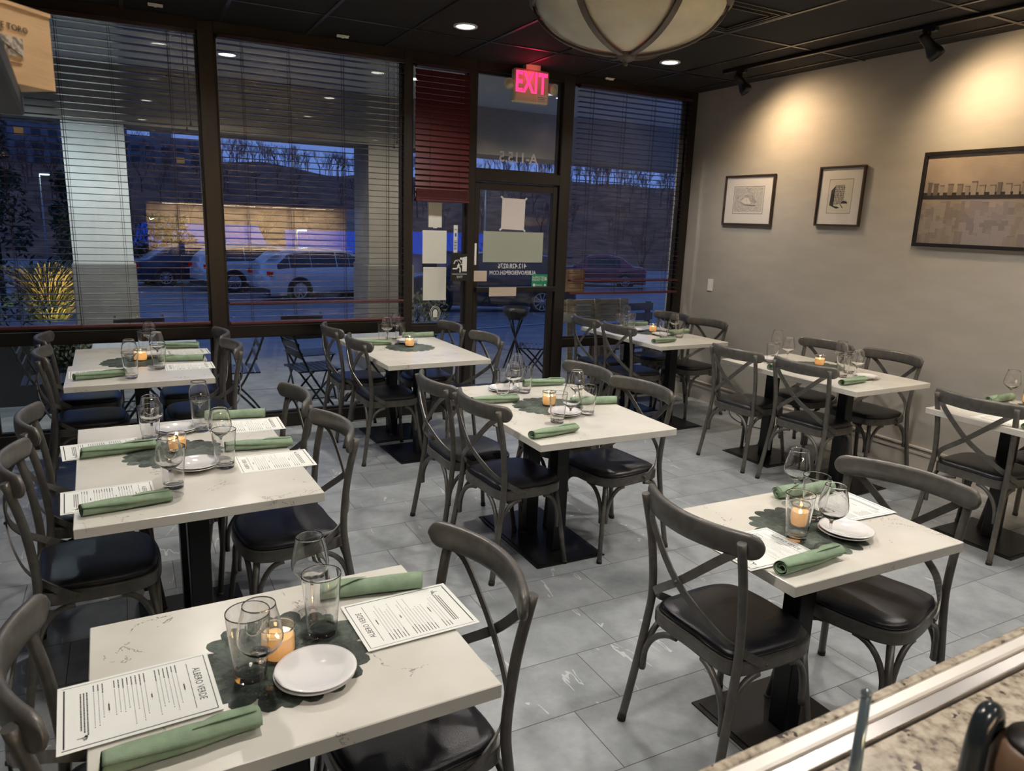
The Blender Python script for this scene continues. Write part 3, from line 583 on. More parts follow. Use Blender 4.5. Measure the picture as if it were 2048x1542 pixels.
# ------------------------------------------------------------------ chair prototype (faces +x, origin on the floor under the seat centre)
def make_chair():
    r = empty('cross_back_chair')
    half = [(-.18, 0), (-.183, .10), (-.175, .165), (-.14, .192), (-.06, .202), (.03, .208), (.105, .205), (.165, .183), (.198, .135), (.210, .06), (.212, 0)]
    ctrl = [(x, y, 0) for x, y in half] + [(x, -y, 0) for x, y in reversed(half[1:-1])]
    ol = [(p.x, p.y) for p in closed_path(ctrl, 4)]; n = len(ol)
    # seat ring
    def off(k, dz=0): return [(x*k[0], y*k[1]) for x, y in ol]
    m = MB(); rings = [((1., 1.), .402), ((1.008, 1.008), .408), ((1.008, 1.008), .442), ((1., 1.), .448), ((.9, .9), .448), ((.9, .9), .402)]
    vs = []; 
    for (k, z) in rings: vs += [(x*k[0], y*k[1], z) for x, y in ol]
    fs = [(a*n+i, a*n+(i+1) % n, ((a+1) % 6)*n+(i+1) % n, ((a+1) % 6)*n+i) for a in range(6) for i in range(n)]
    m.add(vs, fs, None, False); m.build('seat_frame', M_chair, r)
    # cushion
    m = MB(); lay = [(.88, .425), (.945, .447), (.955, .458), (.94, .467), (.88, .474), (.75, .479), (.4, .480)]; vs = []
    for k, z in lay: vs += [(x*k, y*k, z) for x, y in ol]
    fs = [(a*n+i, a*n+(i+1) % n, (a+1)*n+(i+1) % n, (a+1)*n+i) for a in range(len(lay)-1) for i in range(n)] + [tuple(range((len(lay)-1)*n, len(lay)*n)), tuple(reversed(range(n)))]
    m.add(vs, fs, None, True); c = m.build('seat_cushion', M_leather, r)
    m = MB(); m.tube([(x*.953, y*.953, .4535) for x, y in ol]+[(ol[0][0]*.953, ol[0][1]*.953, .4535)], .0028, 6, cap=False); m.build('piping', M_leather, c)
    for s in (-1, 1):
        m = MB(); m.tube(smooth_path([(-.238, s*.226, .012), (-.208, s*.214, .2), (-.178, s*.204, .40), (-.170, s*.2, .52), (-.188, s*.205, .70), (-.223, s*.212, .860)], 5), .0142, 12); lg = m.build('rear_leg', M_chair, r)
        MB().tube([(-.2405, s*.2265, 0), (-.2375, s*.2255, .02)], .0155, 12).build('foot_cap', M_rubber, lg)
        m = MB(); m.tube([(.212, s*.208, .012), (.19, s*.187, .20), (.165, s*.164, .405)], [.0125, .0125, .0135], 12); lg = m.build('front_leg', M_chair, r)
        MB().tube([(.2135, s*.2095, 0), (.211, s*.207, .02)], .0145, 12).build('foot_cap', M_rubber, lg)
    # top rail: bowed board with rounded ends
    m = MB(); hh = .252; vs = []; ys_ = [0, .15, .3, .45, .6, .72, .82, .86, .90, .935, .96, .98, .993, 1.0]; ys_ = [-a for a in reversed(ys_[1:])]+ys_; N = len(ys_)-1
    for i in range(N+1):
        y = hh*ys_[i]; u = abs(ys_[i]); e = max(0., (u-.86)/.14); k = math.sqrt(max(.015, 1-e*e)); cx = -.172-.082*(1-(y/hh)**2); ang = math.atan2(2*.082*y/hh/hh, 1)
        zc = .846; ht = .0395*k; th = .0135*max(k, .5)
        for j in range(12):
            q = 2*PI*j/12; a = math.copysign(abs(math.cos(q))**.6, math.cos(q))*th; b_ = math.copysign(abs(math.sin(q))**.6, math.sin(q))*ht
            vs.append((cx+a*math.cos(ang), y-a*math.sin(ang), zc+b_))
    fs = [(i*12+j, i*12+(j+1) % 12, (i+1)*12+(j+1) % 12, (i+1)*12+j) for i in range(N) for j in range(12)] + [tuple(reversed(range(12))), tuple(range(N*12, N*12+12))]
    m.add(vs, fs, None, True); m.build('top_rail', M_chair, r)
    # crossing straps, each runs on past the opposite post to the seat frame
    for s in (-1, 1):
        ctrl = [(-.215, s*.185, .818), (-.238, s*.14, .775), (-.247-.005*s, 0, .648), (-.212, -s*.135, .545), (-.155, -s*.185, .49), (-.09, -s*.211, .447), (-.055, -s*.2135, .428)]
        p = smooth_path(ctrl, 5); nn = []
        for i in range(len(p)):
            t = i/(len(p)-1); w_ = max(0, min(1, (t-.55)/.35)); nn.append((-(1-w_), -s*w_*1.2, 0))
        m = MB(); m.ribbon(p, nn, .027, .005); st = m.build('cross_strap', M_chair, r)
        MB().lathe([(.0001, .004), (.005, .003), (.006, 0)], 10, T=Matrix.Translation((-.06, -s*.216, .432)) @ Matrix.Rotation(s*PI/2, 4, 'X')).build('bolt', M_chair, st)
    MB().lathe([(.0001, .0045), (.005, .0035), (.006, 0)], 10, T=Matrix.Translation((-.255, 0, .648)) @ Matrix.Rotation(-PI/2, 4, 'Y')).build('bolt', M_chair, r)
    # bent braces under the seat: two arcs at each leg
    def arc(p0, p1, bulge):
        P0 = Vector(p0); P1 = Vector(p1); o = []
        for i in range(9):
            t = i/8*PI/2; h_ = (1-math.cos(t)); v_ = math.sin(t); o.append(Vector((P0.x+(P1.x-P0.x)*h_, P0.y+(P1.y-P0.y)*h_, P0.z+(P1.z-P0.z)*v_)))
        return [P0+Vector((0, 0, -.03))+ (P0-P1).normalized()*.0] + o
    for s in (-1, 1):
        for a, b_ in (((.187, s*.167, .235), (.188, s*.05, .396)), ((.167, s*.186, .235), (.07, s*.198, .396)), ((-.188, s*.196, .245), (-.07, s*.196, .396)), ((-.196, s*.19, .245), (-.172, s*.06, .396))):
            MB().tube(arc(a, b_, 0), .0108, 8).build('leg_brace', M_chair, r)
    return r
proto = make_chair()
SCHAIR = {}
def place_chair(x, y, rz, where, state=[0]):
    o = proto if state[0] == 0 else copy_tree(proto); state[0] += 1
    o.location = (x, y, 0); o.rotation_euler = (0, 0, rz)
    tag(o, 'grey cross-back chair with black seat, ' + where, 'chair', 'cross-back chairs at the dining tables')
RAD = math.radians
TN = {'T1': 'small front-left table', 'T2': 'second table on the left', 'T3': 'far-left pair of tables', 'T4': 'window table left of door', 'T5': 'centre table', 'T6': 'small right-front table', 'T7': 'corner table right of door', 'T8': 'table along the right wall', 'T9': 'table at right frame edge'}
# (table, post-line centre x, y, rotation) : origin lies .225 m in front of the posts
for t, px, py, rr, side in (
    ('T1', -.245, 1.53, 4, 'left side'), ('T1', .785, 1.565, 184, 'right side'),
    ('T2', -.40, 2.85, 3, 'front left place'), ('T2', -.405, 3.43, 3, 'rear left place'), ('T2', .745, 2.925, 184, 'front right place'), ('T2', .705, 3.50, 182, 'rear right place'),
    ('T3', -.485, 4.97, 2, 'front left place'), ('T3', -.525, 5.56, 0, 'rear left place'), ('T3', .595, 4.985, 183, 'front right place'), ('T3', .585, 5.53, 180, 'rear right place'),
    ('T4', 1.392, 5.005, 2, 'front left place'), ('T4', 1.356, 5.61, 1, 'rear left place'), ('T4', 2.40, 4.90, 181, 'front right place'), ('T4', 2.37, 5.50, 179, 'rear right place'),
    ('T5', 1.453, 3.10, 5, 'front left place'), ('T5', 1.413, 3.59, 0, 'rear left place'), ('T5', 2.49, 3.10, 185, 'front right place'), ('T5', 2.465, 3.59, 183, 'rear right place'),
    ('T6', 1.471, 1.577, 1, 'left side'), ('T6', 2.50, 1.56, 193, 'right side'),
    ('T7', 3.731, 5.135, -1, 'front left place'), ('T7', 3.713, 5.63, -5, 'rear left place'), ('T7', 4.885, 5.21, 184, 'front right place'), ('T7', 4.865, 5.70, 185, 'rear right place'),
    ('T8', 3.864, 3.864, 2, 'rear left place'), ('T8', 3.911, 3.288, 5, 'front left place'), ('T8', 4.99, 3.36, 178, 'front right place'), ('T8', 4.945, 3.91, 183, 'rear right place'),
    ('T9', 4.035, 2.218, 1, 'rear left place'), ('T9', 4.93, 2.12, 182, 'far side')):
    a = RAD(rr); place_chair(px+.225*math.cos(a), py+.225*math.sin(a), a, side + ' of the ' + TN[t])

# ------------------------------------------------------------------ tables
def table(name, x, y, rz, W, D, cols, plates, label, grp=None, th=.034):
    r = tag(empty('dining_table', (x, y, 0), rz), label, 'table', grp)
    MB().box((-W/2, -D/2, .762-th), (W/2, D/2, .762), bev=.002).build('tabletop', M_quartz, r)
    for cy_ in cols:
        MB().box((-.0375, cy_-.0375, .010), (.0375, cy_+.0375, .722), bev=.004).build('column', M_blackmetal, r)
        MB().box((-.2, cy_-.03, .722), (.2, cy_+.03, .728)).build('support_plate', M_blackmetal, r)
    for (pw, pd, py) in plates:
        m = MB(); m.prism([(-pw/2, py-pd/2), (pw/2, py-pd/2), (pw/2, py+pd/2), (-pw/2, py+pd/2)], 0, .006); m.prism([(-pw/2+.02, py-pd/2+.02), (pw/2-.02, py-pd/2+.02), (pw/2-.02, py+pd/2-.02), (-pw/2+.02, py+pd/2-.02)], .006, .010); m.build('base_plate', M_blackmetal, r)
    return r
sq = lambda cs: [(.44, .46, c) for c in cs]
table('T1', .255, 1.497, .0226, .765, .605, (0,), sq((0,)), 'small white quartz table at the front left, nearest the camera')
table('T2', .164, 3.007, .033, .765, 1.163, (-.19, .19), [(.42, .71, 0)], 'long white quartz table behind the small front-left table')
table('T3', .030, 4.788, .018, .765, .607, (0,), sq((0,)), 'front one of the two white tables pushed together at far left', 'pair of tables by the left window')
table('T3', .041, 5.398, .018, .765, .607, (0,), sq((0,)), 'window-side one of the two white tables pushed together at far left', 'pair of tables by the left window')
table('T4', 1.849, 5.123, .03, .765, 1.163, (-.19, .40), [(.44, .46, -.17), (.44, .44, .36)], 'long white quartz table by the window, left of the door')
table('T5', 1.950, 3.225, -.008, .765, 1.165, (-.13, .17), [(.41, .715, .055)], 'long white quartz table in the centre of the room')
table('T6', 1.959, 1.531, -.0145, .760, .575, (0,), sq((0,)), 'small white quartz table at the right front beside the bar counter')
table('T7', 4.208, 5.235, .025, .765, 1.163, (-.3, .3), sq((-.3, .3)), 'long white quartz table in the corner right of the door')
table('T8', 4.341, 3.482, .0226, .765, 1.163, (-.24, .40), [(.44, .46, -.26), (.44, .46, .40)], 'long white quartz table along the right wall')
table('T9', 4.412, 1.900, .015, .765, 1.163, (-.3, .30), sq((-.3, .3)), 'white quartz table cut off by the right edge of the frame')
TOP = .7622; ONMAT = .7670

# ------------------------------------------------------------------ tableware prototypes
def make_wine():
    oc = [(.0052, .090), (.012, .0965), (.025, .105), (.0375, .117), (.0438, .130), (.0435, .147), (.0392, .172), (.0345, .192), (.0318, .207)]
    o = [(p.x, p.y) for p in smooth_path([(r, z, 0) for r, z in oc], 5)]
    inn = []
    for i, (r, z) in enumerate(o):
        if z < .1005: continue
        j0, j1 = o[max(i-1, 0)], o[min(i+1, len(o)-1)]; tx, tz = j1[0]-j0[0], j1[1]-j0[1]; q = math.hypot(tx, tz); th = .0013 if z > .12 else .0013+.0022*(.12-z)/.02
        inn.append((r-tz/q*th, z+tx/q*th))
    inn = [p for p in inn if p[0] > .003]
    foot = [(p.x, p.y) for p in smooth_path([(r, z, 0) for r, z in ((.0375, .0022), (.034, .0036), (.02, .0062), (.010, .0098), (.0056, .017), (.0046, .03), (.0043, .06), (.0046, .08))], 4)]
    prof = refine([(.0001, .0008), (.037, .0006), (.0382, .0013)]) + foot + o + [(.0312, .2076)] + list(reversed(inn)) + [(.0001, inn[0][1]-.0004)]
    m = MB(); k = 6; ft = refine([(.0001, .0008), (.037, .0006), (.0382, .0013)]) + foot
    m.lathe(ft, 40, M_foot); m.lathe([foot[-1]] + o + [(.0312, .2076)] + list(reversed(inn)) + [(.0001, inn[0][1]-.0004)], 40, M_glass)
    return m.build('wine_glass', None)
def make_tumbler():
    prof = refine([(.0001, .0006), (.029, .0006), (.0318, .003), (.0335, .012), (.0452, .150), (.0448, .1522), (.0438, .152), (.0432, .150), (.0318, .022), (.029, .0175), (.015, .0150), (.0001, .0143)])
    return MB().lathe(prof, 40).build('water_tumbler', M_glass)
def make_plate():
    p = [(.0001, .003), (.045, .003), (.048, .0), (.05, .003), (.06, .006), (.082, .0125), (.0845, .0145), (.0835, .016), (.076, .0145), (.060, .0105), (.054, .007), (.0001, .0062)]
    return MB().lathe(p, 64).build('side_plate', M_porcelain)
def make_candle():
    r = empty('candle_jar')
    MB().lathe(refine([(.0001, .0), (.028, .0), (.034, .005), (.0355, .02), (.0355, .066), (.0345, .071), (.0365, .0755), (.0355, .0765), (.0335, .0745), (.0333, .071), (.0345, .066), (.0345, .0205), (.0325, .0065), (.0001, .003)]), 36).build('jar', M_glass, r)
    wx = MB().lathe([(.0001, .0045), (.0315, .0075), (.0338, .02), (.0338, .052), (.0325, .0535), (.030, .0525), (.029, .047), (.0285, .022), (.0255, .012), (.0001, .0105)], 36).build('wax', M_wax, r)
    MB().lathe([(.0001, .036), (.0035, .0385), (.0042, .043), (.0025, .051), (.0001, .058)], 12).build('flame', M_flame, r)
    MB().tube([(0, 0, .01), (0, 0, .038)], .0009, 6).build('wick', M_ink, r)
    L = bpy.data.lights.new('candle_light', 'POINT'); L.energy = 1.5; L.color = (1, .72, .42); L.shadow_soft_size = .006
    o = bpy.data.objects.new('candle_light', L); C.objects.link(o); o.parent = r; o.location = (0, 0, .047)
    return r
def make_mat():
    m = MB(); rnd = random.Random(5)
    def petal(cx, cy, a, rl, rw, z, tilt):
        vs = [(0, 0, 0)]; n = 12
        for i in range(n):
            q = 2*PI*i/n; vs.append((rl*math.cos(q), rw*math.sin(q), (-.0006 if i % 2 else 0)))
        T = Matrix.Translation((cx, cy, z)) @ Matrix.Rotation(a, 4, 'Z') @ Matrix.Rotation(tilt, 4, 'Y')
        k = len(vs); vs2 = vs + [(p[0], p[1], p[2]-.0009) for p in vs]
        fs = [(0, 1+i, 1+(i+1) % n) for i in range(n)] + [(k, k+1+(i+1) % n, k+1+i) for i in range(n)] + [(1+i, k+1+i, k+1+(i+1) % n, 1+(i+1) % n) for i in range(n)]
        m.add(vs2, fs, M_leaf, False, T)
    for ring, (R, cnt) in enumerate(((.150, 21), (.122, 18), (.094, 14), (.066, 10), (.038, 7), (.010, 2))):
        for i in range(cnt):
            a = 2*PI*(i+.5*(ring % 2))/cnt + rnd.uniform(-.05, .05); rr = R+rnd.uniform(-.004, .004)
            petal(rr*math.cos(a), rr*math.sin(a), a, .038, .027, .0014+.0006*ring+rnd.uniform(0, .0004), .022)
    m.lathe([(.0001, .0), (.15, .0), (.15, .0012), (.0001, .0012)], 32, M_leaf)
    return m.build('leaf_placemat', None)
def make_napkin(seed=0):
    rnd = random.Random(seed); m = MB(); L = .262; n = 26; turns = 2.4; K = 44
    rows = []
    for i in range(n+1):
        t = i/n; x = -L/2+L*t; sc = 1+.06*math.sin(t*5+seed)+.03*math.sin(t*13+seed*2); row = []
        for k in range(K+1):
            a = k/K*turns*2*PI; rr = (.0065+.0195*(k/K)**.8)*sc; off = (.004*math.sin(a+seed) if i in (0, n) else 0)
            yy = rr*math.cos(a+.6*t)*1.08; zz = rr*math.sin(a+.6*t)*.86
            row.append((x+off+(.0045*(1-k/K) if i == 0 else 0), yy+.0012*math.sin(t*9+a*1.3), zz))
        rows.append(row)
    zmin = min(p[2] for r_ in rows for p in r_)
    vs = [(a, b_, c-zmin+.0008) for r_ in rows for a, b_, c in r_]; W = K+1
    fs = [(i*W+k, i*W+k+1, (i+1)*W+k+1, (i+1)*W+k) for i in range(n) for k in range(K)]
    m.add(vs, fs, M_napkin, True)
    # loose diagonal corner flap on the outside
    fl_ = []; 
    for i in range(13):
        t = i/12; x = .015+.112*t; w0 = .9*(t)**.8
        for k in range(7):
            a = 1.9-(k/6)*w0*1.7; rr = .0284+.0015*math.sin(t*5); fl_.append((x, rr*math.cos(a)*1.08, rr*math.sin(a)*.87-zmin+.0006))
    m.add(fl_, [(i*7+k, i*7+k+1, (i+1)*7+k+1, (i+1)*7+k) for i in range(12) for k in range(6)], M_napkin, True)
    o = m.build('rolled_napkin', None)
    md = o.modifiers.new('s', 'SOLIDIFY'); md.thickness = .0011; md.offset = 0
    bpy.context.view_layer.update(); me = bpy.data.meshes.new_from_object(o.evaluated_get(bpy.context.evaluated_depsgraph_get())); o.modifiers.clear(); o.data = me
    return o
def make_menu():
    """portrait sheet, heading at +y, lying on the table"""
    m = MB(); W, H = .108, .14; m.box((-W, -H, 0), (W, H, .0006), M_paper); z = .0007
    def bar(x0, y0, x1, y1, M=M_ink): m.add([(x0, y0, z), (x1, y0, z), (x1, y1, z), (x0, y1, z)], [(0, 1, 2, 3)], M)
    b = .008; bar(-W+b, -H+b, -W+b+.0012, H-b); bar(W-b-.0025, -H+b, W-b, H-b); bar(-W+b, H-b-.0016, W-b, H-b); bar(-W+b+.006, -H+b+.002, W-b-.006, -H+b+.0048)
    bar(-W+.026, H-.046, W-.026, H-.0448)
    add_text(m, 'ALBERO VERDE', .0205, Matrix.Translation((0, H-.030, z)), M_ink, .0001, sx=.80, sp=1.05)
    rnd = random.Random(11); y = H-.058
    def head(wd): bar(-wd, y-.0012, wd, y+.0012)
    for sec, cnt in ((.011, 6), (.007, 8), (.012, 3)):
        head(sec); bar(-sec-.006, y-.0003, -sec-.003, y+.0003); bar(sec+.003, y-.0003, sec+.006, y+.0003); y -= .009
        for i in range(cnt):
            x0 = -W+.020; k = rnd.uniform(.022, .045); x_ = x0
            while x_ < x0+k: wd = rnd.uniform(.003, .007); bar(x_, y-.0011, min(x_+wd, x0+k), y+.0011); x_ += wd+.0009
            e = rnd.uniform(.10, .165); x_ = x0+k+.002
            while x_ < x0+e: wd = rnd.uniform(.003, .009); bar(x_, y-.0006, min(x_+wd, x0+e), y+.0006, M_inkgrey); x_ += wd+.001
            bar(x0+e+.003, y-.0008, x0+e+.006, y+.0008); y -= .0078
        y -= .004
    for i in range(3):
        x_ = -.07
        while x_ < .07-.01*i: wd = rnd.uniform(.003, .008); bar(x_, y-.0012, x_+wd, y+.0012); x_ += wd+.0009
        y -= .0055
    # little bare tree emblem
    def br(x0, y0, a, L, d):
        x1, y1 = x0+L*math.cos(a), y0+L*math.sin(a); nx, ny = -math.sin(a)*.0004*(d+.5)*.5, math.cos(a)*.0004*(d+.5)*.5
        m.add([(x0-nx, y0-ny, z), (x1-nx, y1-ny, z), (x1+nx, y1+ny, z), (x0+nx, y0+ny, z)], [(0, 1, 2, 3)], M_ink)
        if d > 0:
            for q in (-.55, .05, .5): br(x1, y1, a+q+rnd.uniform(-.15, .15), L*.68, d-1)
    br(W-.033, -H+.032, PI/2, .007, 4)
    return m.build('menu_card', None)
P_wine, P_tumb, P_plate, P_candle, P_mat, P_menu = make_wine(), make_tumbler(), make_plate(), make_candle(), make_mat(), make_menu()
P_naps = [make_napkin(s) for s in (0, 2, 5)]
USED = set()
def put(P, x, y, z, rz, label, cat, grp):
    if P.name not in USED: USED.add(P.name); o = P
    else: o = copy_tree(P)
    o.location = (x, y, z); o.rotation_euler = (0, 0, rz); return tag(o, label, cat, grp)
MATC = {'T1': (.252, 1.492), 'T2': (.118, 3.085), 'T3': (-.005, 5.125), 'T4': (1.862, 5.16), 'T5': (1.945, 3.245), 'T6': (1.935, 1.515), 'T7': (4.29, 5.33), 'T8': (4.46, 3.60), 'T9': (4.73, 2.15)}
def zat(t, x, y, r=.0):
    c = MATC.get(t); return ONMAT if c and math.hypot(x-c[0], y-c[1]) < .188+r else TOP
for t, (x, y) in MATC.items(): put(P_mat, x, y, TOP, random.uniform(0, 3), 'round dark green leaf placemat on the ' + TN[t], 'placemat', 'leaf placemats')
def near(t, x, y):
    c = {'T1': (.255, 1.497), 'T2': (.164, 3.075), 'T3': (.035, 5.09), 'T4': (1.85, 5.12), 'T5': (1.95, 3.225), 'T6': (1.959, 1.53), 'T7': (4.208, 5.235), 'T8': (4.341, 3.48), 'T9': (4.41, 1.9)}[t]
    if t in ('T1', 'T6'): return 'left place' if x < c[0]-.03 else 'right place'
    return ('front ' if y < c[1] else 'rear ') + ('left' if x < c[0] else 'right') + ' place'
WINE = {'T1': [(.182, 1.357), (.340, 1.632)], 'T2': [(.25, 3.463), (.047, 3.221), (.083, 2.602), (.28, 2.938)], 'T3': [(-.018, 4.733), (.107, 5.467), (.134, 4.959)], 'T4': [(1.736, 5.329), (1.887, 5.557)],
  'T5': [(1.976, 3.664), (1.838, 3.436), (2.05, 3.128), (1.842, 2.851)], 'T6': [(2.05, 1.683), (1.864, 1.381)], 'T7': [(4.243, 5.671), (4.343, 5.088)], 'T8': [(4.458, 4.0), (4.247, 3.699), (4.472, 3.424), (4.287, 3.149)], 'T9': [(4.604, 2.342)]}
TUMB = {'T1': [(.171, 1.437), (.345, 1.541)], 'T2': [(.041, 3.30), (.094, 2.68), (.282, 2.835), (.246, 3.38)], 'T3': [(-.018, 4.62), (.075, 5.40), (.135, 4.85)], 'T4': [(1.735, 5.42), (1.887, 5.46)],
  'T5': [(1.819, 3.52), (1.979, 3.559), (2.055, 3.02), (1.825, 2.94)], 'T6': [(2.021, 1.574), (1.826, 1.472)], 'T7': [(4.05, 5.50), (4.225, 5.567), (4.16, 5.0), (4.325, 4.985)], 'T8': [(4.174, 3.775), (4.28, 3.25), (4.456, 3.33)], 'T9': [(4.62, 2.21)]}
for t, L in WINE.items():
    for x, y in L: put(P_wine, x, y, zat(t, x, y, .03), 0, 'clear stemmed wine glass at the %s of the %s' % (near(t, x, y), TN[t]), 'wine glass', 'wine glasses on the tables')
for t, L in TUMB.items():
    for x, y in L: put(P_tumb, x, y, zat(t, x, y, .03), 0, 'clear straight tumbler at the %s of the %s' % (near(t, x, y), TN[t]), 'tumbler', 'water tumblers on the tables')
PL = {'T1': [(.292, 1.383, 2, '')], 'T2': [(.15, 3.40, 2, 'rear '), (.18, 2.86, 2, 'front ')], 'T3': [(.10, 5.265, 2, '')], 'T4': [(1.90, 5.345, 2, '')], 'T5': [(1.88, 3.645, 2, 'rear '), (1.93, 3.045, 2, 'front ')], 'T6': [(2.01, 1.434, 2, '')], 'T7': [(4.25, 5.145, 1, 'front '), (4.19, 5.44, 1, 'rear ')], 'T8': [(4.42, 3.17, 2, 'front '), (4.26, 3.86, 2, 'rear ')]}
for t, L in PL.items():
    for x, y, n, w_ in L:
        for k in range(n):
            put(P_plate, x+.002*k, y-.002*k, zat(t, x, y, .08)+.0085*k, 0, 'small white plate, %s of the %sstack on the %s' % ('top one' if k else 'bottom one', w_, TN[t]) if n > 1 else 'single small white plate, %s one on the %s' % (w_.strip(), TN[t]), 'plate', 'white side plates')
CA = {'T1': (.238, 1.489), 'T2': (.131, 3.098), 'T3': (.044, 5.133), 'T4': (1.869, 5.19), 'T5': (1.954, 3.245), 'T6': (1.925, 1.545), 'T7': (4.30, 5.33), 'T8': (4.476, 3.60), 'T9': (4.74, 2.30)}
for t, (x, y) in CA.items(): put(P_candle, x, y, zat(t, x, y, .03), 0, 'lit candle in a glass jar on the ' + TN[t], 'candle', 'lit jar candles')
NAP = {'T1': [(-.098, 1.262, .160, 1.279), (.385, 1.706, .632, 1.664)], 'T2': [(-.179, 2.516, .075, 2.55), (-.206, 3.138, .050, 3.168), (.29, 3.56, .535, 3.523), (.313, 3.035, .556, 3.01)],
  'T3': [(.17, 5.59, .41, 5.545), (.16, 5.09, .394, 5.05), (-.306, 4.64, -.047, 4.70)], 'T4': [(1.505, 5.36, 1.75, 5.30), (1.98, 5.60, 2.20, 5.60)],
  'T5': [(1.585, 3.41, 1.83, 3.385), (2.06, 3.70, 2.29, 3.67), (2.10, 3.22, 2.32, 3.17), (1.565, 2.735, 1.826, 2.775)], 'T6': [(1.583, 1.318, 1.855, 1.335), (2.053, 1.765, 2.315, 1.735)],
  'T7': [(3.89, 4.79, 4.13, 4.83), (4.28, 5.73, 4.52, 5.72), (4.37, 5.16, 4.58, 5.19)], 'T8': [(4.04, 3.06, 4.295, 3.09), (3.99, 3.61, 4.23, 3.63)], 'T9': [(4.50, 2.40, 4.76, 2.41), (4.06, 1.96, 4.32, 1.98)]}
k = 0
for t, L in NAP.items():
    for a, b_, c, d_ in L:
        rz = math.atan2(d_-b_, c-a); x, y = (a+c)/2, (b_+d_)/2
        if (k*7) % 3 == 1: rz += PI
        o = put(P_naps[k % 3], x, y, zat(t, x, y, .0), rz, 'rolled sage green napkin at the %s of the %s' % (near(t, x, y), TN[t]), 'napkin', 'rolled green napkins'); k += 1
# menus: (table, cx, cy, direction the heading points, tweak)
for t, x, y, rz in (('T1', -.037, 1.453, -PI/2+.055), ('T1', .556, 1.537, PI/2+.035), ('T2', -.107, 2.664, -PI/2+.06), ('T2', -.14, 3.245, -PI/2+.10), ('T2', .455, 3.395, PI/2-.02), ('T2', .467, 2.845, PI/2+.01),
    ('T3', .309, 4.885, PI/2), ('T3', .33, 5.40, PI/2+.03), ('T3', -.20, 4.815, -PI/2+.05), ('T6', 1.664, 1.468, -PI/2-.02), ('T6', 2.213, 1.60, PI/2-.05), ('T9', 4.19, 2.135, -PI/2)):
    onm = False
    put(P_menu, x, y, .7625 if t not in ('T1', 'T6') else .7672, rz, 'printed white menu card at the %s of the %s' % (near(t, x, y), TN[t]), 'menu', 'printed menu cards')

# ------------------------------------------------------------------ bar counter in the near right corner
b = tag(empty('bar_counter', (.30, 0, 0)), 'speckled granite bar counter with a steel strip at the lower right', 'counter')
BZ = 1.10; M_steel = mat('brushed_steel', (.62, .58, .52), .28, .9)
rot = RAD(1.7)
b.rotation_euler = (0, 0, rot)
MB().box((0, .510, BZ-.03), (3.2, .5285, BZ+.004), bev=.004).build('front_ledge', M_granite, b)
def strip(pr, name, M):
    m = MB(); vs = [(0, a, c) for a, c in pr]+[(3.2, a, c) for a, c in pr]; n = len(pr); m.add(vs, [(i, i+1, n+i+1, n+i) for i in range(n-1)]+[tuple(range(n)), tuple(reversed(range(n, 2*n)))]+[(n-1, 0, n, 2*n-1)], None, False); m.build(name, M, b)
strip([(.510, BZ-.02), (.510, BZ+.005), (.506, BZ+.008), (.492, BZ+.0075), (.489, BZ+.005), (.489, BZ-.02)], 'steel_nosing', mat('steel_highlight_band', (.72, .68, .62), .42, .55))  # highlight on the steel put into a paler, less metallic colour
strip([(.489, BZ-.02), (.489, BZ+.001), (.470, BZ-.001), (.4695, BZ+.003), (.467, BZ+.003), (.466, BZ-.02)], 'steel_channel', mat('steel_darker_band', (.42, .40, .38), .3, .95))  # same steel, its darker reflection put into a greyer colour
MB().box((0, -.05, BZ-.03), (3.2, .466, BZ-.002), bev=.003).build('worktop', M_granite, b)
MB().box((.04, .0, 0), (3.16, .49, BZ-.03)).build('cabinet', M_dk, b)
def ray(u, v): return F_ + R_*((u-1024)/FPX) + U_*((771-v)/FPX)
# things standing on the bar
m = MB(); m.tube([(0, 0, .004), (.0005, 0, .10), (.001, .001, .19)], [.0065, .006, .0045], 12); m.lathe([(.0001, .187), (.0052, .19), (.0052, .194), (.0001, .198)], 12, T=Matrix.Translation((.001, .001, 0)))
tag(m.build('glass_stirrer', mat('bluish_glass', (.20, .26, .29), .12, .5), None, (.600, .380, 1.0965)), 'tall thin bluish stirrer standing on the bar counter', 'stirrer')
cup = MB().lathe([(.0001, 0), (.026, 0), (.03, .004), (.032, .08), (.030, .08), (.028, .006), (.0001, .004)], 28); tag(cup.build('steel_cup', M_steel, None, (.600, .380, 1.0965)), 'small steel cup holding the stirrer on the bar counter', 'cup')
m = MB(); m.tube(smooth_path([(-.012, 0, 0), (-.012, 0, .10), (-.009, 0, .145), (.004, .002, .164), (.019, .004, .158), (.024, .005, .13), (.024, .005, .02)], 6), [.0105]*37, 14)
tag(m.build('black_hook_handle', mat('black_gloss', (.02, .025, .028), .2), None, (.716, .329, 1.0985)), 'curved black handle standing on the bar counter', 'handle')
m = MB(); m.lathe([(.0001, 0), (.036, 0), (.04, .004), (.04, .13), (.034, .15), (.030, .152)], 32, mat('brown_wood', (.16, .09, .05), .45)); m.lathe([(.030, .150), (.029, .158), (.0001, .162)], 32, mat('dark_lid', (.01, .008, .007), .4))
tag(m.build('wooden_canister', None, None, (.738, .288, 1.0985)), 'brown wooden canister with black lid in the lower right corner', 'canister')

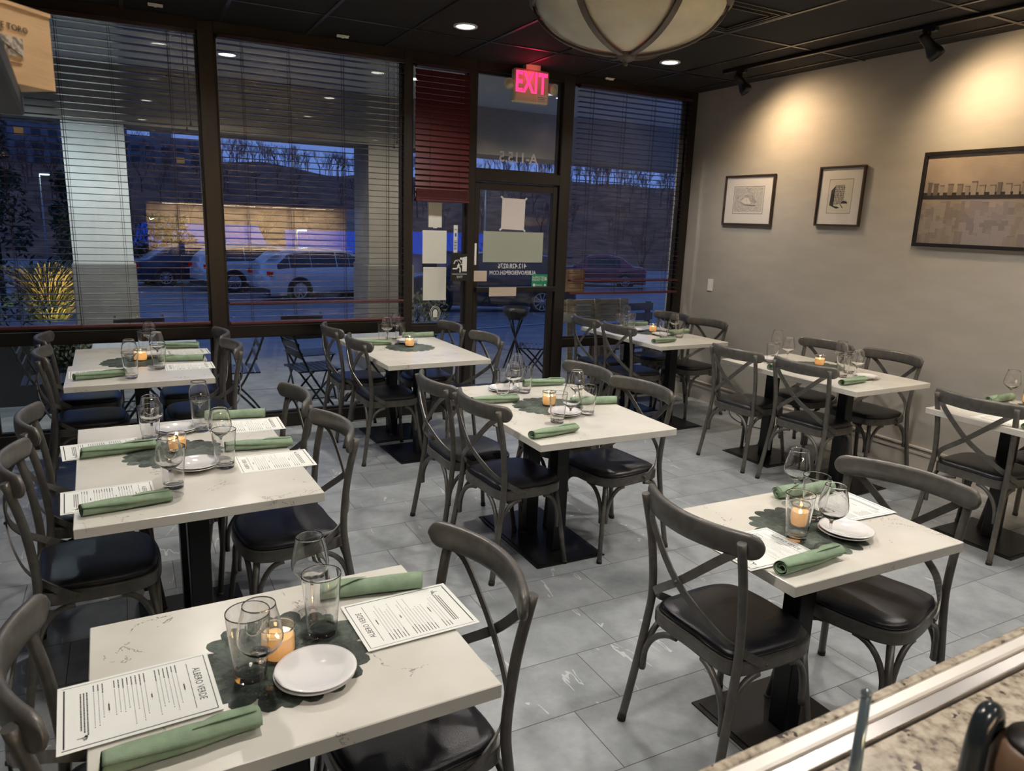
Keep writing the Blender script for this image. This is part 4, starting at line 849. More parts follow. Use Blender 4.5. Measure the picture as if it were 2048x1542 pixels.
# ------------------------------------------------------------------ tall cabinet with a wine crate at the upper left
M_gpaint = mat('grey_paint', (.028, .031, .037), .5)
cb = tag(empty('tall_cabinet', (-.486, .92, 0), .06), 'grey painted tall cabinet, crown moulding seen at the upper left', 'cabinet')
MB().box((-.30, -.26, 0), (.18, .16, 1.80)).build('body', M_gpaint, cb)
for z0, z1, e in ((1.765, 1.785, .03), (1.785, 1.80, .07), (1.80, 1.825, .12), (1.825, 1.84, .165), (1.84, 1.868, .215)):
    MB().box((-.30-e*.4, -.26-e*.4, z0), (.18+e, .14+e, z1), bev=.003).build('crown_moulding', M_gpaint, cb)
for s_ in (-1, 1):
    dd = MB().box((s_*.12-.06-.115, -.278, .1), (s_*.12-.06+.115, -.26, 1.74), bev=.003).build('door', M_gpaint, cb); MB().tube([(s_*.03-.06, -.284, .95), (s_*.03-.06, -.284, 1.07)], .005, 8).build('handle', M_steel, dd)
wc = tag(empty('wine_crate', (-.172, 1.112, 1.8685), PI/2-RAD(42)), 'pale wooden wine crate printed DE TORO on top of the grey cabinet', 'crate')
M_wood = noisy(mat('pale_pine', (.62, .42, .24), .6), (.58, .40, .23), (.70, .49, .29), 6, 5, .06, 40, (1, 6, 6))
# local x runs along the printed face towards its visible end, local -y faces the camera
mb = MB(); mb.box((-.20, 0, 0), (.155, .008, .092), M_wood); mb.box((-.20, .16, 0), (.155, .168, .092), M_wood); mb.box((-.192, .008, .006), (-.18, .16, .088), M_wood); mb.box((.143, .008, .006), (.155, .16, .088), M_wood); mb.box((-.2, .008, .0), (.155, .16, .006), M_wood); mb.build('crate_body', None, wc)
MB().box((-.20, -.001, .0925), (.157, .169, .0975), M_wood).build('lid', None, wc)
pr_ = MB(); TF = lambda x, z: Matrix.Translation((x, -.0006, z)) @ Matrix.Rotation(PI/2, 4, 'X'); M_brn = mat('branded_print', (.09, .06, .05), .7)
add_text(pr_, 'DE TORO', .0108, TF(.096, .067), M_brn, .0002); add_text(pr_, 'E L A', .0045, TF(.076, .0595), M_brn, .0002)
pr_.box((.046, -.001, .033), (.1095, -.0002, .056), M_pen); pr_.add([(.05, -.0015, .038), (.085, -.0015, .036), (.078, -.0015, .042), (.05, -.0015, .046)], [(0, 1, 2, 3)], mat('red_print', (.35, .06, .03), .6)); pr_.ribbon([(.06, -.0013, .053), (.085, -.0013, .045), (.107, -.0013, .034)], (0, -1, 0), .0016, .0005, M_brn)
pr_.box((.090, -.0008, .0245), (.106, -.0002, .0258), M_brn); pr_.build('printing', None, wc)
# ------------------------------------------------------------------ outside: walkway, lot, canopy, pillars
M_conc = noisy(mat('walkway_concrete', (.22, .22, .22), .6), (.18, .18, .18), (.26, .26, .26), 6, 6, .1)
M_asph = noisy(mat('asphalt', (.22, .22, .23), .5), (.17, .17, .18), (.26, .26, .27), 2, 8, .1, 60)
M_line = mat('road_paint', (.55, .55, .52), .6)
g = MB()
g.add([(-40, YW+.08, -.1), (40, YW+.08, -.1), (40, 9.6, -.1), (-40, 9.6, -.1), (-40, 9.6, -.24), (40, 9.6, -.24)], [(0, 1, 2, 3), (3, 2, 5, 4)], M_conc)
for i in range(-6, 9): g.box((i*1.5+.3, YW+.1, -.099), (i*1.5+.312, 9.58, -.098), M_tbar)
g.box((-30, 7.8, -.099), (30, 7.812, -.098), M_tbar)
struct(g.build('ground_walkway', None, recalc=False))
def gz(y): return -.24 - .0565*(min(max(y, 9.6), 24)-9.6) - .13*max(0, min(y, 60)-36)
g = MB(); ys = [9.6, 12, 15, 18, 21, 24, 36, 60, 110]
vs = []
for y in ys: vs += [(-120, y, gz(y)), (160, y, gz(y))]
g.add(vs, [(2*i, 2*i+1, 2*i+3, 2*i+2) for i in range(len(ys)-1)], M_asph)
for i in range(-3, 6):
    x0 = 1.2+i*.0; 
    a = RAD(15); cx, cy_ = 2.9-.72*i*1., 18.3+2.7*i*1.; L = 4.6
    if cy_ > 12 and cy_ < 34:
        d_ = (math.cos(a), math.sin(a)); nx = (-d_[1]*.06, d_[0]*.06); pts = []
        for (s, q) in ((-1, -1), (1, -1), (1, 1), (-1, 1)):
            X = cx+2.2+d_[0]*L/2*s+nx[0]*q; Y = cy_+.6+d_[1]*L/2*s+nx[1]*q; pts.append((X, Y, gz(Y)+.012))
        g.add(pts, [(0, 1, 2, 3)], M_line)
for (x0, y0, x1, y1) in ((-.2, 17.5, .5, 18.6), (.8, 16.2, 1.4, 16.3), (.9, 14.5, 1.7, 14.6), (-2, 24, 1.2, 24.2)):
    g.add([(x0, y0, gz(y0)+.012), (x1, y1, gz(y1)+.012), (x1, y1+.12, gz(y1+.12)+.012), (x0, y0+.12, gz(y0+.12)+.012)], [(0, 1, 2, 3)], M_line)
struct(g.build('ground_parking_lot', None, recalc=False))
M_stucco = noisy(mat('pale_stucco', (.55, .55, .52), .85), (.52, .52, .49), (.60, .60, .57), 5, 5, .15, 120)
M_stucco2 = noisy(mat('taupe_stucco', (.20, .185, .165), .85), (.185, .17, .15), (.215, .20, .18), 5, 5, .15, 120)
M_beam = noisy(mat('beige_fascia', (.27, .245, .21), .85), (.25, .23, .195), (.29, .265, .23), 4, 5, .1, 120)
M_soff = mat('soffit_white', (.55, .56, .57), .8)
struct(MB().box((-30, YW+.12, 3.04), (30, 8.3, 3.12)).build('canopy_soffit', M_soff))
m = MB(); m.box((-30, 8.3, 2.50), (30, 8.9, 3.6), M_beam); m.box((-30, 8.285, 2.50), (30, 8.3, 2.53), M_beam); struct(m.build('canopy_beam'))
struct(MB().box((-30, YW-.04, ZC+.09), (30, YW+.12, 4.2)).build('facade_above_windows', M_beam))
for x, lab in ((-.455, 'pale square pillar with taupe base outside the leftmost window'), (2.49, 'square pillar outside, right of the parked white cars'), (-3.4, 'square pillar outside beyond the left frame edge')):
    r = tag(empty('canopy_pillar', (x+.265, 8.6, -.1)), lab, 'pillar')
    MB().box((-.262, -.296, 1.27), (.262, .296, 2.598)).build('shaft', M_stucco if x < 2 else M_beam, r); MB().box((-.28, -.315, 0), (.28, .315, 1.27), bev=.01).build('base', M_stucco2, r)
M_cool = emis('soffit_lamp_glow', (.8, .93, 1.), 10)
for k, (x, y, p, w_) in enumerate(((-.75, 7.15, 1.7, 'leftmost window'), (.9, 7.15, 1.3, 'second window'), (2.6, 7.15, 1., 'narrow window'), (4.3, 7.15, 1., 'window right of the door'))):
    r = tag(empty('soffit_downlight', (x, y, 3.04)), 'recessed light in the soffit outside the ' + w_, 'ceiling light', 'soffit lights outside')
    MB().lathe([(.09, 0), (.09, -.006), (.075, -.008), (.07, -.002)], 28).build('trim_ring', M_trim, r); MB().lathe([(.069, -.003), (.0001, -.004)], 28).build('lens', M_cool, r)
    L = bpy.data.lights.new('soffit_beam', 'SPOT'); L.energy = W_SOFFIT*p; L.color = (.74, .90, 1.) if k == 0 else (1, .9, .75); L.spot_size = RAD(150); L.spot_blend = .6; L.shadow_soft_size = .06
    q = bpy.data.objects.new('soffit_beam', L); C.objects.link(q); q.parent = r; q.location = (0, 0, -.03)
# ------------------------------------------------------------------ outdoor bistro furniture
M_bist = mat('black_bistro_steel', (.018, .019, .022), .32, .3)
def folding_chair():
    r = empty('folding_bistro_chair')
    for s in (-1, 1):
        MB().tube(smooth_path([(.20, s*.2, 0), (.10, s*.2, .16), (-.05, s*.2, .38), (-.16, s*.2, .60), (-.24, s*.2, .83)], 4), .010, 8).build('frame_leg', M_bist, r)
        MB().tube(smooth_path([(-.22, s*.185, 0), (-.14, s*.185, .12), (.02, s*.185, .30), (.18, s*.185, .455)], 4), .010, 8).build('frame_leg', M_bist, r)
    MB().tube([(.19, -.2, .02), (.19, .2, .02)], .007, 8).build('stretcher', M_bist, r); MB().tube([(-.21, -.185, .015), (-.21, .185, .015)], .007, 8).build('stretcher', M_bist, r)
    m = MB()
    for i in range(8): x = -.17+.05*i; m.box((x-.019, -.205, .455), (x+.019, .205, .463))
    m.box((-.19, -.19, .447), (.2, -.175, .455)); m.box((-.19, .175, .447), (.2, .19, .455)); m.build('slatted_seat', M_bist, r)
    for z in (.60, .685, .775):
        x = -.16-.08*(z-.60)/.23
        MB().box((x-.006, -.215, z-.03), (x+.006, .215, z+.03), bev=.002, T=None).build('back_slat', M_bist, r)
    return r
fc = folding_chair()
for k, (x, y, rz, lab) in enumerate(((.80, 6.72, 176, 'black folding chair outside, facing left, seen between two tables'), (1.44, 6.62, 8, 'black folding chair outside, slats seen left of the window table'), (1.58, 7.35, -85, 'black folding chair outside, only its top slat above the sill, in front of the cars'),
    (-.60, 6.72, 2, 'black folding chair outside at the far left edge'), (.08, 7.42, -88, 'black folding chair outside in front of the pale pillar'), (4.05, 7.05, 150, 'black outdoor chair seen low through the door glass'))):
    o = fc if k == 0 else copy_tree(fc); o.location = (x, y, -.1); o.rotation_euler = (0, 0, RAD(rz)); tag(o, lab, 'chair', 'folding chairs outside')
def bistro_table(x, y, lab, w_=.68):
    r = tag(empty('bistro_table', (x, y, -.1)), lab, 'table', 'tables outside')
    MB().box((-w_/2, -.33, .70), (w_/2, .33, .72), bev=.004).build('tabletop', mat('grey_slat_top', (.30, .31, .33), .4), r)
    for s in (-1, 1):
        for q in (-1, 1): MB().tube([(s*.27, q*.26, 0), (-s*.22, q*.26, .70)], .011, 8).build('frame_leg', M_bist, r)
bistro_table(.10, 6.72, 'grey topped folding table outside behind the far-left tables', .78); bistro_table(2.12, 6.75, 'grey topped folding table outside left of the door')
# planter trough with herbs by the narrow window, planter left, bowl planter
M_leafy = noisy(mat('dark_foliage', (.03, .05, .025), .7), (.018, .03, .015), (.05, .075, .035), 12, 4)
M_leafy3 = noisy(mat('grey_green_foliage', (.08, .10, .06), .7), (.05, .065, .035), (.12, .14, .085), 9, 4)
M_leafy2 = noisy(mat('olive_foliage', (.06, .08, .03), .7), (.035, .05, .02), (.10, .12, .05), 12, 4)
def leaves(m, c, R, n, sz, rnd, M=None, squash=1.):
    for i in range(n):
        while 1:
            p = Vector((rnd.uniform(-1, 1), rnd.uniform(-1, 1), rnd.uniform(-1, 1)))
            if p.length < 1: break
        p = Vector((c[0]+p.x*R[0], c[1]+p.y*R[1], c[2]+p.z*R[2]))
        a, b_ = rnd.uniform(0, 2*PI), rnd.uniform(-1, 1); d = Vector((math.cos(a)*math.cos(b_), math.sin(a)*math.cos(b_), math.sin(b_))); e = d.cross(Vector((rnd.uniform(-1, 1), rnd.uniform(-1, 1), 1))).normalized()
        m.add([p-d*sz, p+e*sz*.4, p+d*sz, p-e*sz*.4], [(0, 1, 2, 3)], M)
rnd = random.Random(2)
def potted(x, y, z, w_, d_, h_, top, n, lab, M, name='potted_shrub'):
    r = tag(empty(name, (x, y, z)), lab, 'plant'); m = MB(); m.prism([(-w_/2, -d_/2), (w_/2, -d_/2), (w_/2, d_/2), (-w_/2, d_/2)], 0, h_, scale_top=1.08); m.build('planter', M_bist, r)
    f = MB(); leaves(f, (0, 0, h_+top/2), (w_/2*1.1, d_/2*1.2, top/2), n, .03, rnd); o = f.build('foliage', M, r, recalc=False); o['kind'] = 'stuff'
    s = MB()
    for i in range(7): s.tube([(rnd.uniform(-w_/3, w_/3), rnd.uniform(-d_/4, d_/4), h_-.02), (rnd.uniform(-w_/2, w_/2), rnd.uniform(-d_/3, d_/3), h_+top*.9)], .004, 5)
    s.build('stems', M_frame, r)
potted(-.55, 7.6, -.1, .5, .35, .4, .38, 500, 'leafy shrub in a black planter outside behind the far-left chairs', M_leafy2)
potted(-.95, 8.0, -.1, .9, .4, .72, .30, 300, 'dark planter trough with small flowers outside the leftmost window', M_leafy)
potted(2.95, 7.7, -.1, .55, .35, .45, .62, 520, 'herb filled planter outside the narrow window', M_leafy)
r = tag(empty('bowl_planter', (4.28, 8.0, -.1)), 'black bowl planter on crossed legs outside the door', 'planter')
MB().lathe([(.0001, .62), (.09, .63), (.15, .69), (.175, .78), (.165, .78), (.14, .70), (.0001, .66)], 28).build('bowl', M_bist, r)
for a in (0, PI/2, PI, 1.5*PI): MB().tube([(.1*math.cos(a), .1*math.sin(a),   .64), (-.16*math.cos(a), -.16*math.sin(a), 0)], .012, 8).build('leg', M_bist, r)
# crate-wood board and bench outside the window right of the door
r = tag(empty('wooden_board', (4.55, 6.62, .40)), 'weathered wooden crate board leaning outside the window right of the door', 'board'); r.rotation_euler = (-.1, 0, 0)
M_wb = noisy(mat('weathered_wood', (.33, .28, .2), .8), (.24, .20, .14), (.42, .36, .27), 7, 6, .2, 30, (1, 1, 5))
for i in range(4): MB().box((-.44, -.008, .30+.0-.0+i*.062-.02), (.45, .008, .355+i*.062-.02), bev=.002).build('plank', M_wb, r)
for x in (-.34, .02, .36): MB().box((x-.035, -.022, -.50), (x+.035, -.008, .53)).build('upright', M_wb, r)
MB().box((-.46, -.035, .28), (-.30, -.024, .37)).build('label_plate', M_sheet, r)
r = tag(empty('wooden_bench', (5.4, 6.95, -.1)), 'dark wooden bench with brass edges outside at the right wall corner', 'bench')
M_bw = mat('dark_bench_wood', (.06, .038, .022), .35)
for z in (.62, .74, .86): MB().box((-.55, .2, z-.045), (.35, .225, z+.045), bev=.003).build('back_slat', M_bw, r)
for i in range(4): MB().box((-.55, -.2+.1*i, .42), (.35, -.11+.1*i, .445), bev=.003).build('seat_slat', M_bw, r)
for x in (-.5, .3): MB().box((x-.03, -.2, 0), (x+.03, .2, .42)).build('leg', M_bw, r); MB().box((x-.03, .225, 0), (x+.03, .26, .92)).build('upright', M_bw, r)

# ------------------------------------------------------------------ cars
M_tire = mat('tire_rubber', (.012, .012, .013), .8); M_rim = mat('alloy_rim', (.5, .52, .55), .3, .8); M_cg = mat('car_glass', (.012, .015, .02), .05, 0, .8); M_tail = emis('tail_lamp', (.6, .012, .01), .12); M_plastic = mat('black_trim', (.02, .02, .022), .6)
M_head = emis('headlamp', (1, .45, .15), 14)
def car(loc, rz, col, L, W, H, label, kind='suv', lamps=False, rough=.25):
    r = tag(empty('car', (loc[0], loc[1], loc[2]), rz), label, 'car'); Mb = mat('car_paint', col, rough, .1, .5, coat=.6)
    hb = .62*H if kind == 'suv' else .60*H; gc = .20
    # stations: x, shoulder height, roof height (0 = none), half width factor
    st = [(-.5, .40*H, 0, .80), (-.49, hb*.93, 0, .93), (-.47, hb, .0, .97), (-.455, hb+.0, hb+.10*H, .985), (-.36, hb, H*.955, 1.), (-.2, hb, H*.995, 1.), (0, hb, H, 1.), (.10, hb, H*.965, 1.), (.16, hb*.99, H*.90, 1.), (.285, hb*.97, hb*1.0, .99), (.42, hb*.90, 0, .965), (.475, hb*.80, 0, .92), (.5, hb*.6, 0, .82)]
    if kind == 'sedan': st = [(-.5, .45*H, 0, .82), (-.49, hb*.96, 0, .94), (-.46, hb*1.04, 0, .97), (-.37, hb*1.06, hb*1.08, .98), (-.24, hb, H*.93, 1.), (-.1, hb, H, 1.), (.02, hb, H*.985, 1.), (.1, hb, H*.93, 1.), (.235, hb*.98, hb*1.0, .99), (.4, hb*.9, 0, .965), (.475, hb*.78, 0, .92), (.5, hb*.55, 0, .84)]
    vs = []; n = 10
    for (x, sh, rf, wf) in st:
        w_ = W/2*wf; rf2 = max(rf, sh+.02); tw = w_*(.97-.30*max(0, min(1, (rf2-sh)/(H-hb+1e-6)*.8)))
        vs += [(x*L, -w_*.93, gc), (x*L, -w_, gc+.16), (x*L, -w_*1.0, sh*.82), (x*L, -w_*.965, sh), (x*L, -tw, rf2), (x*L, tw, rf2), (x*L, w_*.965, sh), (x*L, w_, sh*.82), (x*L, w_, gc+.16), (x*L, w_*.93, gc)]
    k = len(st); fs = [(i*n+j, i*n+(j+1) % n, (i+1)*n+(j+1) % n, (i+1)*n+j) for i in range(k-1) for j in range(n)] + [tuple(reversed(range(n))), tuple(range((k-1)*n, k*n))]
    mb = MB().add(vs, fs, None, True); o = mb.build('body', Mb, r)
    # windows along the sides and front/rear glass
    cab = [s for s in st if s[2] > s[1]+.03]
    for s in (-1, 1):
        m = MB()
        for i in range(len(cab)-1):
            q = []
            for (st_, t0) in ((cab[i], 0), (cab[i+1], 0)):
                x, sh, rf, wf = st_; w_ = W/2*wf; tw = w_*(.97-.30*max(0, min(1, (rf-sh)/(H-hb)*.8)))
                q.append((x*L, [(w_*.965+(tw-w_*.965)*t)*s + s*.006 for t in (.10, .86)], [sh+(rf-sh)*t for t in (.10, .86)]))
            m.add([(q[0][0]+.02, q[0][1][0], q[0][2][0]), (q[1][0]-.02 if i in (2, len(cab)-2) else q[1][0], q[1][1][0], q[1][2][0]), (q[1][0]-.02 if i in (2, len(cab)-2) else q[1][0], q[1][1][1], q[1][2][1]), (q[0][0]+.02, q[0][1][1], q[0][2][1])], [(0, 1, 2, 3)])
        m.build('side_windows', M_cg, r, recalc=False)
    a, b_ = cab[-1], cab[-2]; m = MB(); m.add([(cab[-1][0]*L+.0, -W*.40, cab[-1][1]+.03), (cab[-1][0]*L, W*.40, cab[-1][1]+.03), (cab[-2][0]*L+.03, W*.34, cab[-2][2]+.0), (cab[-2][0]*L+.03, -W*.34, cab[-2][2]+.0)], [(0, 1, 2, 3)]); m.build('windshield', M_cg, r, recalc=False)
    m = MB(); m.add([(cab[0][0]*L-.03, -W*.38, cab[0][1]+.08), (cab[0][0]*L-.03, W*.38, cab[0][1]+.08), (cab[1][0]*L-.02, W*.33, cab[1][2]-.03), (cab[1][0]*L-.02, -W*.33, cab[1][2]-.03)], [(0, 1, 2, 3)]); m.build('rear_window', M_cg, r, recalc=False)
    rad = .365 if kind == 'suv' else .33
    for x in (-.295*L, .305*L):
        for s in (-1, 1):
            y = s*(W/2-.10); T = Matrix.Translation((x, y, rad)) @ Matrix.Rotation(-s*PI/2, 4, 'X')
            MB().lathe([(rad+.075, -.02), (rad+.075, .104), (rad-.02, .106), (rad-.02, -.02)], 28, T=T).build('wheel_arch', M_plastic, r)
            wh = MB().lathe([(.0001, -.1), (rad-.02, -.1), (rad, -.07), (rad, .09), (rad-.03, .113), (rad*.66, .113), (rad*.64, .09)], 32, T=T).build('wheel', M_tire, r)
            m = MB(); m.lathe([(rad*.66, .116), (rad*.62, .118), (rad*.6, .10)], 28, T=T); m.lathe([(.0001, .118), (.05, .117), (.06, .10)], 16, T=T)
            for q in range(10):
                an = q*PI/5; m.ribbon([(.04*math.cos(an), .04*math.sin(an), .112), (rad*.64*math.cos(an), rad*.64*math.sin(an), .112)], (0, 0, 1), .028, .008, T=T)
            m.build('rim', M_rim, wh)
    for s in (-1, 1):
        m = MB(); m.box((-.497*L, min(s*W*.30, s*W*.465), hb*.80), (-.455*L, max(s*W*.30, s*W*.465), hb*.94), bev=.01); m.build('tail_lamp', M_tail, r)
        m = MB(); m.box((.452*L, min(s*W*.30, s*W*.455), hb*.60), (.496*L, max(s*W*.30, s*W*.455), hb*.74), bev=.01); m.build('headlamp', M_head if lamps else M_rim, r)
        m = MB(); m.box((.20*L, s*W*.5-.02 if s > 0 else s*W*.5-.16, hb*.98), (.235*L, s*W*.5+.16 if s > 0 else s*W*.5+.02, hb*1.10), bev=.02); m.build('side_mirror', Mb, r)
        MB().box((-.34*L, s*W/2*.985-.006, gc+.0), (.33*L, s*W/2*.985+.006, gc+.10)).build('sill_trim', M_plastic, r)
        for x in (-.06, .12): MB().box((x*L-.1, s*W/2*.99-.008, hb*.86), (x*L+.02, s*W/2*.99+.012, hb*.885)).build('door_handle', Mb, r)
    MB().box((-.503*L, -W*.42, gc+.02), (-.47*L, W*.42, gc+.22), bev=.01).build('rear_bumper', M_plastic, r); MB().box((-.505*L, -.25, hb*.68), (-.497*L, .25, hb*.77)).build('licence_plate', M_white, r)
    if kind == 'suv': MB().box((-.475*L, -W*.34, H*.955), (-.40*L, W*.34, H*.975), bev=.006).build('spoiler', M_plastic, r)
    return r
white = (.62, .66, .70)
car((6.0, 25.25, gz(25)), RAD(15), white, 4.66, 1.89, 1.66, 'white SUV parked outside, nearest to the windows, beside the pillar')
car((4.35, 28.3, gz(28)), RAD(15), white, 4.5, 1.86, 1.66, 'white SUV parked outside, partly behind the nearer white SUV')
car((2.35, 30.6, gz(30)), RAD(14), (.015, .02, .06), 4.6, 1.83, 1.46, 'dark blue sedan parked leftmost of the three parked cars', 'sedan')
car((19.5, 28.6, gz(28)-.02), RAD(145), (.22, .04, .06), 4.5, 1.78, 1.46, 'maroon car seen through the blind right of the door', 'sedan')
car((9.05, 18.6, gz(18.6)), RAD(158), (.012, .016, .045), 4.75, 1.9, 1.62, 'dark blue SUV with headlights on, seen through the door glass', 'suv', True)
# ------------------------------------------------------------------ plants, street lamps
M_gr1 = mat('tan_grass', (.34, .27, .11), .7); M_gr2 = mat('green_grass', (.10, .14, .04), .7)
def grass(x, y, z, n, H, R, label):
    r = tag(empty('ornamental_grass', (x, y, z)), label, 'plant')
    for M, nm, frac in ((M_gr2, 'green_blades', 1.), (M_gr1, 'tan_plumes', .8)):
        m = MB()
        for i in range(int(n*frac)):
            a = rnd.uniform(0, 2*PI); rr = rnd.uniform(.3, 1)*R; h_ = H*rnd.uniform(.5, 1)*(1.15 if nm == 'tan_plumes' else .85); p = []
            for t in (0, .3, .55, .78, 1): p.append(Vector((math.cos(a)*(.05+rr*t**1.8), math.sin(a)*(.05+rr*t**1.8), h_*(t-.28*t**3.2))))
            wd = .0042; s = Vector((-math.sin(a), math.cos(a), 0))
            vs = []; 
            for k_, q in enumerate(p): ww = wd*(1-.8*k_/4) if nm != 'tan_plumes' else wd*(.6+1.0*(k_ >= 3)); vs += [q-s*ww, q+s*ww]
            m.add(vs, [(2*j, 2*j+1, 2*j+3, 2*j+2) for j in range(4)])
        o = m.build(nm, M, r, recalc=False); o['kind'] = 'stuff'
grass(-1.02, 12.3, gz(12.3), 900, 1.62, .62, 'tan ornamental grass clump lit from below, left of the pale pillar')
grass(-2.45, 11.6, gz(11.6), 600, 1.8, .6, 'taller grass clump at the left frame edge')
L = bpy.data.lights.new('garden_spot', 'SPOT'); L.energy = 130; L.color = (1, .78, .35); L.spot_size = RAD(80); L.shadow_soft_size = .03
r = tag(empty('garden_spotlight', (-.35, 11.2, gz(11.2))), 'small garden spotlight in front of the ornamental grass', 'spotlight'); MB().lathe([(.0001, 0), (.04, 0), (.04, .1), (.03, .12), (.0001, .11)], 16).build('housing', M_bist, r)
q = bpy.data.objects.new('garden_spot', L); C.objects.link(q); q.parent = r; q.location = (0, 0, .14); q.rotation_euler = Vector((-.55, .95, 1.0)).to_track_quat('-Z', 'Y').to_euler()
def shrub(x, y, H, R, n, label, M=M_leafy, sz=.10):
    r = tag(empty('evergreen_shrub', (x, y, gz(y))), label, 'tree'); m = MB(); m.tube([(0, 0, 0), (.03, 0, H*.5), (0, 0, H*.9)], [.07, .045, .02], 7); m.build('trunk', M_frame, r)
    f = MB()
    for i in range(n):
        z = rnd.uniform(.08, 1); rr = R*(1-z*.75)*rnd.uniform(.5, 1.05); a = rnd.uniform(0, 2*PI); leaves(f, (rr*math.cos(a), rr*math.sin(a), z*H), (R*.22, R*.22, H*.06), 14, sz, rnd)
    o = f.build('foliage', M, r, recalc=False); o['kind'] = 'stuff'
shrub(-3.1, 17.5, 3.6, 1.0, 130, 'dark evergreen shrub outside at the far left'); shrub(-1.0, 20.5, 3.3, .9, 120, 'dark evergreen shrub outside between the left frame edge and the pillar'); shrub(-2.9, 23, 4.8, 1.1, 140, 'tallest dark evergreen shrub outside at the far left'); shrub(-2.55, 14.6, 2.9, .85, 150, 'bushy grey-green shrub behind the ornamental grass at the left edge', M_leafy3, .07); shrub(-.85, 16.6, 2.3, .6, 120, 'lower grey-green shrub between the grass clump and the pillar', M_leafy3, .06); shrub(1.8, 40, 3.0, 2.2, 110, 'dark hedge shrub behind the parked blue sedan', sz=.16)
M_lampL = emis('street_lamp_glow', (.75, 1, .72), 16); M_pole = mat('grey_pole', (.30, .32, .34), .5, .4)
def lamp(x, y, zt, arm, label, s=1.):
    z0 = gz(y); r = tag(empty('street_lamp', (x, y, z0)), label, 'street lamp'); H = zt-z0
    MB().tube([(0, 0, 0), (0, 0, H)], [.05*s, .035*s], 8).build('pole', M_pole, r); MB().tube([(0, 0, H-.05), (arm, 0, H)], .04*s, 8).build('arm', M_pole, r)
    hd = MB().box((arm-.25*s, -.12*s, H-.04), (arm+.25*s, .12*s, H+.07*s), bev=.02).build('lamp_head', M_pole, r); MB().box((arm-.22*s, -.10*s, H-.08*s), (arm+.22*s, .10*s, H-.045)).build('lens', M_lampL, hd)
def at(u, v, D): p = Vector((0, 0, CH)) + ray(u, v)*D; return p
p = at(78, 346, 40); lamp(p.x, p.y, p.z, .25, 'tall lit street lamp at the far left between tree and pillar')
p = at(593, 458, 36); lamp(p.x, p.y, p.z, .25, 'lit street lamp behind the white SUV')
p = at(972, 372, 36); lamp(p.x, p.y, p.z, -.7, 'tall pale street lamp pole seen through the door glass')
for k, (u, v) in enumerate(((130, 431), (303, 436))):
    p = at(u, v, 75); r = tag(empty('street_lamp', (p.x, p.y, gz(80))), 'distant lit lamp, %s one behind the leftmost window' % ('left' if k == 0 else 'right'), 'street lamp'); MB().tube([(0, 0, 0), (0, 0, p.z-gz(80))], .06, 6).build('pole', M_pole, r); MB().lathe([(.0001, -.2), (.2, -.1), (.2, .1), (.0001, .2)], 10, T=Matrix.Translation((0, 0, p.z-gz(80)))).build('lens', M_lampL, r)
# ------------------------------------------------------------------ buildings and hillside
M_blue = mat('blue_metal_roof', (.03, .20, .85), .45, .0); M_pink = mat('pink_wall', (.55, .36, .34), .8); M_conc2 = noisy(mat('tower_concrete', (.2, .2, .24), .9), (.17, .17, .20), (.24, .24, .27), 1, 4); M_dwin = mat('dark_window', (.015, .018, .03), .15); M_lit = emis('lit_window', (1, .62, .3), .12)
def low_building(x, y, w_, d_, h_, label, rz=0):
    r = tag(empty('low_building', (x, y, gz(60)), rz), label, 'building')
    MB().box((-w_/2, -d_/2, 0), (w_/2, d_/2, h_)).build('walls', M_pink, r)
    m = MB(); m.add([(-w_/2-.6, -d_/2-.7, h_-.1), (w_/2+.6, -d_/2-.7, h_-.1), (w_/2+.3, 0, h_+1.5), (-w_/2-.3, 0, h_+1.5), (w_/2+.6, d_/2+.7, h_-.1), (-w_/2-.6, d_/2+.7, h_-.1)], [(0, 1, 2, 3), (3, 2, 4, 5)]); 
    for i in range(int(w_/.45)): xx = -w_/2+.45*i; m.ribbon([(xx, -d_/2-.7, h_-.06), (xx, 0, h_+1.53)], (0, -.4, 1), .05, .05)
    m.build('metal_roof', M_blue, r)
    for i in range(int(w_/3)): f = MB().box((-w_/2+.8+3*i, -d_/2-.05, .8), (-w_/2+2.2+3*i, -d_/2+.02, 2.0)).build('window', M_lit if i % 3 == 1 else M_dwin, r)
low_building(17.0, 62, 10, 7, 3.1, 'low pink-walled building with blue metal roof behind the white cars', -.1)
low_building(5.6, 66, 8.4, 7, 3.3, 'larger blue-roofed building left of the street lamp', -.05)
low_building(28.5, 68, 8, 7, 3.1, 'blue-roofed building partly behind the right pillar', -.2)
def tower(x, y, w_, d_, h_, nx, nz, label, rz=0, balc=True):
    r = tag(empty('apartment_tower', (x, y, -2), rz), label, 'building'); MB().box((-w_/2, 0, 0), (w_/2, d_, h_)).build('walls', M_conc2, r)
    for i in range(nx):
        for j in range(nz):
            xx = -w_/2+w_*(i+.22)/nx; zz = 2+(h_-3)*j/nz
            MB().box((xx, -.12, zz), (xx+w_*.55/nx, .05, zz+(h_-3)*.6/nz)).build('window', M_lit if (i*7+j*5) % 17 == 0 else M_dwin, r)
    MB().box((-w_*.2, d_*.2, h_), (w_*.1, d_*.6, h_+2)).build('roof_house', M_conc2, r)
tower(8.6, 168, 13.5, 12, 17.5, 5, 8, 'concrete apartment tower behind the trees, right of the pale pillar', -.05); tower(-1.9, 176, 7, 12, 21, 2, 8, 'taller narrow part of the distant apartment block beside the pillar', -.05)
tower(-17, 180, 20, 12, 23, 7, 8, 'large distant apartment block at the far left', .1)
M_hill = noisy(mat('wooded_hillside', (.09, .075, .08), .95), (.13, .06, .035), (.30, .16, .09), .35, 8, .0, None, (1, 1, .35))
g = MB(); nx_, ny_ = 60, 10; vs = []
r3 = random.Random(8)
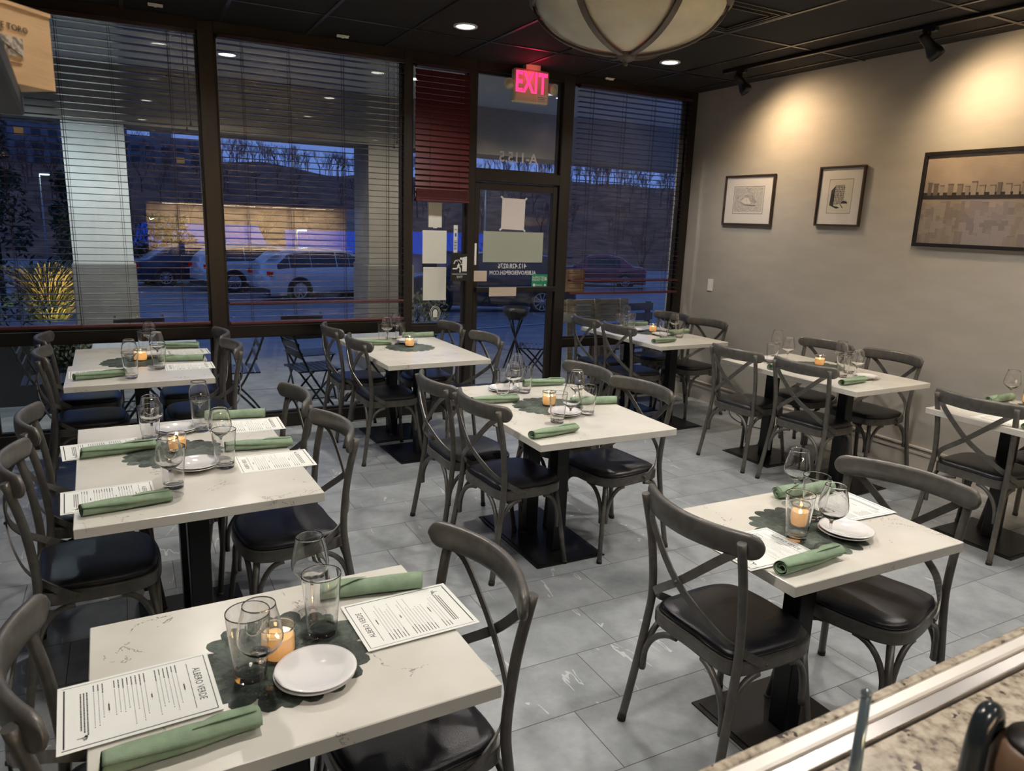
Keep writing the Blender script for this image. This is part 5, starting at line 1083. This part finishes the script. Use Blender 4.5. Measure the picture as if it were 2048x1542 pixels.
for j in range(ny_+1):
    for i in range(nx_+1):
        X = -120+300*i/nx_; Y = 95+110*j/ny_ - .35*max(0, X-20); t = j/ny_
        vs.append((X, Y, -4.5+16.8*math.sin(t*PI/2)*(1+.06*math.sin(X*.09)+.04*math.sin(X*.23+1))+ (r3.uniform(-.5, .5) if j else 0)))
g.add(vs, [(j*(nx_+1)+i, j*(nx_+1)+i+1, (j+1)*(nx_+1)+i+1, (j+1)*(nx_+1)+i) for j in range(ny_) for i in range(nx_)], None, True); struct(g.build('ground_hillside', M_hill, recalc=False))
M_bark = mat('bare_bark', (.14, .08, .055), .9)
def branch_tree(m, base, H, seed, depth=5, lean=0.):
    q = random.Random(seed)
    def br(p, d, L, rad, k):
        e = p + d*L; s = d.cross(Vector((.3, 1, .1))).normalized()*rad; t = d.cross(s).normalized()*rad
        m.add([p-s-t*.5, p+s-t*.5, p+t, e-s*.6-t*.3, e+s*.6-t*.3, e+t*.6], [(0, 1, 4, 3), (1, 2, 5, 4), (2, 0, 3, 5)])
        if k <= 0: return
        for i in range(3 if k > 1 else 4):
            v = Vector((q.uniform(-1, 1), q.uniform(-1, 1), q.uniform(-.1, .9))); br(p+d*L*q.uniform(.55, 1), (d+v*.72).normalized(), L*q.uniform(.58, .78), rad*.55, k-1)
    br(Vector(base), Vector((lean, 0, 1)).normalized(), H*.32, H*.016, depth)
# forest on the ridge and slope
m = MB(); r4 = random.Random(21); tpl = []
for s in range(5): t_ = MB(); branch_tree(t_, (0, 0, 0), 6.5, 100+s, 4); tpl.append(t_)
for i in range(480):
    t = r4.random()**.45; X = r4.uniform(-45, 130); Y = 95+110*t*.95 - .35*max(0, X-20); Z = -4.8+16.8*math.sin(t*PI/2)*(1+.06*math.sin(X*.09)+.04*math.sin(X*.23+1))
    T = Matrix.Translation((X, Y, Z)) @ Matrix.Rotation(r4.uniform(0, 6), 4, 'Z') @ Matrix.Scale(r4.uniform(.7, 1.25), 4); q = tpl[i % 5]; m.add(q.v, q.f, None, False, T)
tag(m.build('bare_woodland', M_bark, None, recalc=False), 'dark bare woodland covering the hillside beyond the car park', 'woods', None, 'stuff')
for k, (u, v, D, H, lab) in enumerate(((318, 430, 54, 8.2, 'bare leafless tree in front of the apartment tower'), (262, 440, 48, 6, 'smaller bare tree just right of the pale pillar'), (520, 425, 80, 8.5, 'bare tree behind the blue-roofed buildings, left one'), (640, 420, 85, 8.5, 'bare tree behind the blue-roofed buildings, right one'), (1005, 430, 60, 6.8, 'bare tree seen through the door glass'), (1290, 430, 70, 8, 'bare tree seen through the blind at the right'))):
    p = at(u, v, D); t_ = MB(); branch_tree(t_, (0, 0, 0), H, 300+k, 5); tag(t_.build('bare_tree', M_bark, None, (p.x, p.y, gz(60)), recalc=False), lab, 'tree')
